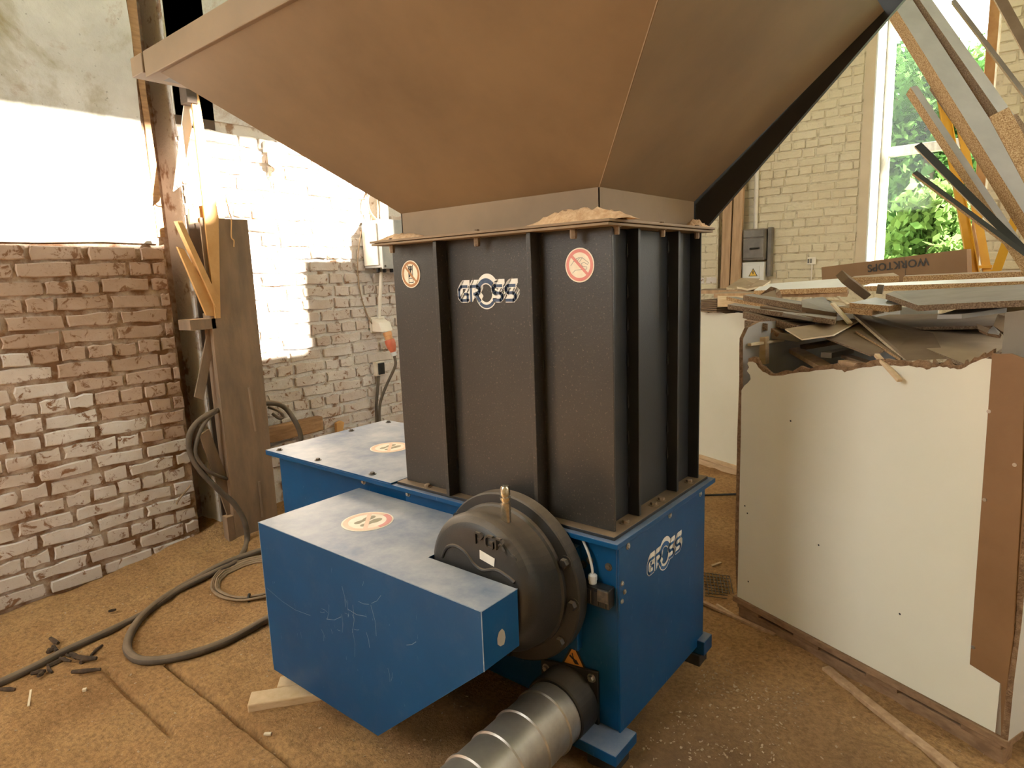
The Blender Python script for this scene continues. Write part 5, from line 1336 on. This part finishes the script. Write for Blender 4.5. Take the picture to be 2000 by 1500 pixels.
mb = MB(); mb.box(-1.54, -1.32, 5.425, 5.44, 1.92, 2.0); mb.build('lid', 'ebox_dark', sg, bevel=.01)
mb = MB(); mb.tube([(-1.46, 5.41, 1.80), (-1.36, 5.40, 1.805)], .010, 8); mb.build('handle', 'plastic_black', sg)
mb = MB(); mb.box(-1.305, -1.265, 5.5, 5.582, 1.5, 2.02); mb.build('side_channel', 'ebox_dark', sg, bevel=.006)
wpn = thing('meter_cabinet', 'white cabinet with a yellow electrical warning triangle on the far wall', 'cabinet', (-1.44, 5.5, 1.3))
mb = MB(); mb.box(-1.555, -1.32, 5.46, 5.582, 1.3, 1.66); mb.build('case', 'white_side', wpn, bevel=.006)
mb = MB(); mb.box(-1.51, -1.365, 5.452, 5.46, 1.36, 1.62); mb.build('cabinet_door', 'white_side', wpn, bevel=.003)
dw = Decal((-1.432, 5.4515, 1.545), (1, 0, 0), (0, 0, 1), (0, -1, 0), .05)
e_ = MB(); dw.poly(e_, [(-1, -.75), (1, -.75), (0, 1.0)], .0005); wt2 = e_.build('warning_triangle', 'decal_black', wpn)
e_ = MB(); dw.poly(e_, [(-.78, -.62), (.78, -.62), (0, .74)], .002); e_.build('triangle_field', 'decal_yellow', wt2)
e_ = MB(); dw.poly(e_, [(-.05, .5), (.15, .45), (.02, .05), (.2, .08), (-.02, -.5), (-.02, -.1), (-.2, -.12)], .0035); e_.build('lightning_bolt', 'decal_black', wt2)
mb = MB(); mb.tube([(-1.46, 5.575, 2.01), (-1.46, 5.575, 4.2)], .022, 10)
tag(mb.build('conduit_pipe', 'pipe_white', smooth=True), 'white conduit pipe rising from the dark switch box on the far wall', 'pipe')
so_ = thing('wall_outlet', 'small white wall outlet with two switches on the far wall', 'outlet', (-.87, 5.57, 1.6))
mb = MB(); mb.box(-.915, -.83, 5.56, 5.583, 1.61, 1.685); mb.build('case', 'socket_white', so_, bevel=.006)
for x in (-.90, -.875):
    mb = MB(); mb.box(x - .008, x + .008, 5.554, 5.56, 1.625, 1.67); mb.build('rocker', 'ebox_dark', so_, bevel=.002)
mb = MB(); mb.tube([(-.87, 5.585, 1.61), (-.87, 5.585, .6)], .008, 8)
tag(mb.build('outlet_cable', 'pipe_white', smooth=True), 'thin white cable running down from the small wall outlet', 'cable')
mb = MB(); mb.box(.47, .545, 5.585, 5.61, 1.52, 4.8); struct(mb.build('trim_1', 'rusty_strip', bevel=.004), 'rusty brown strip along the right window reveal')
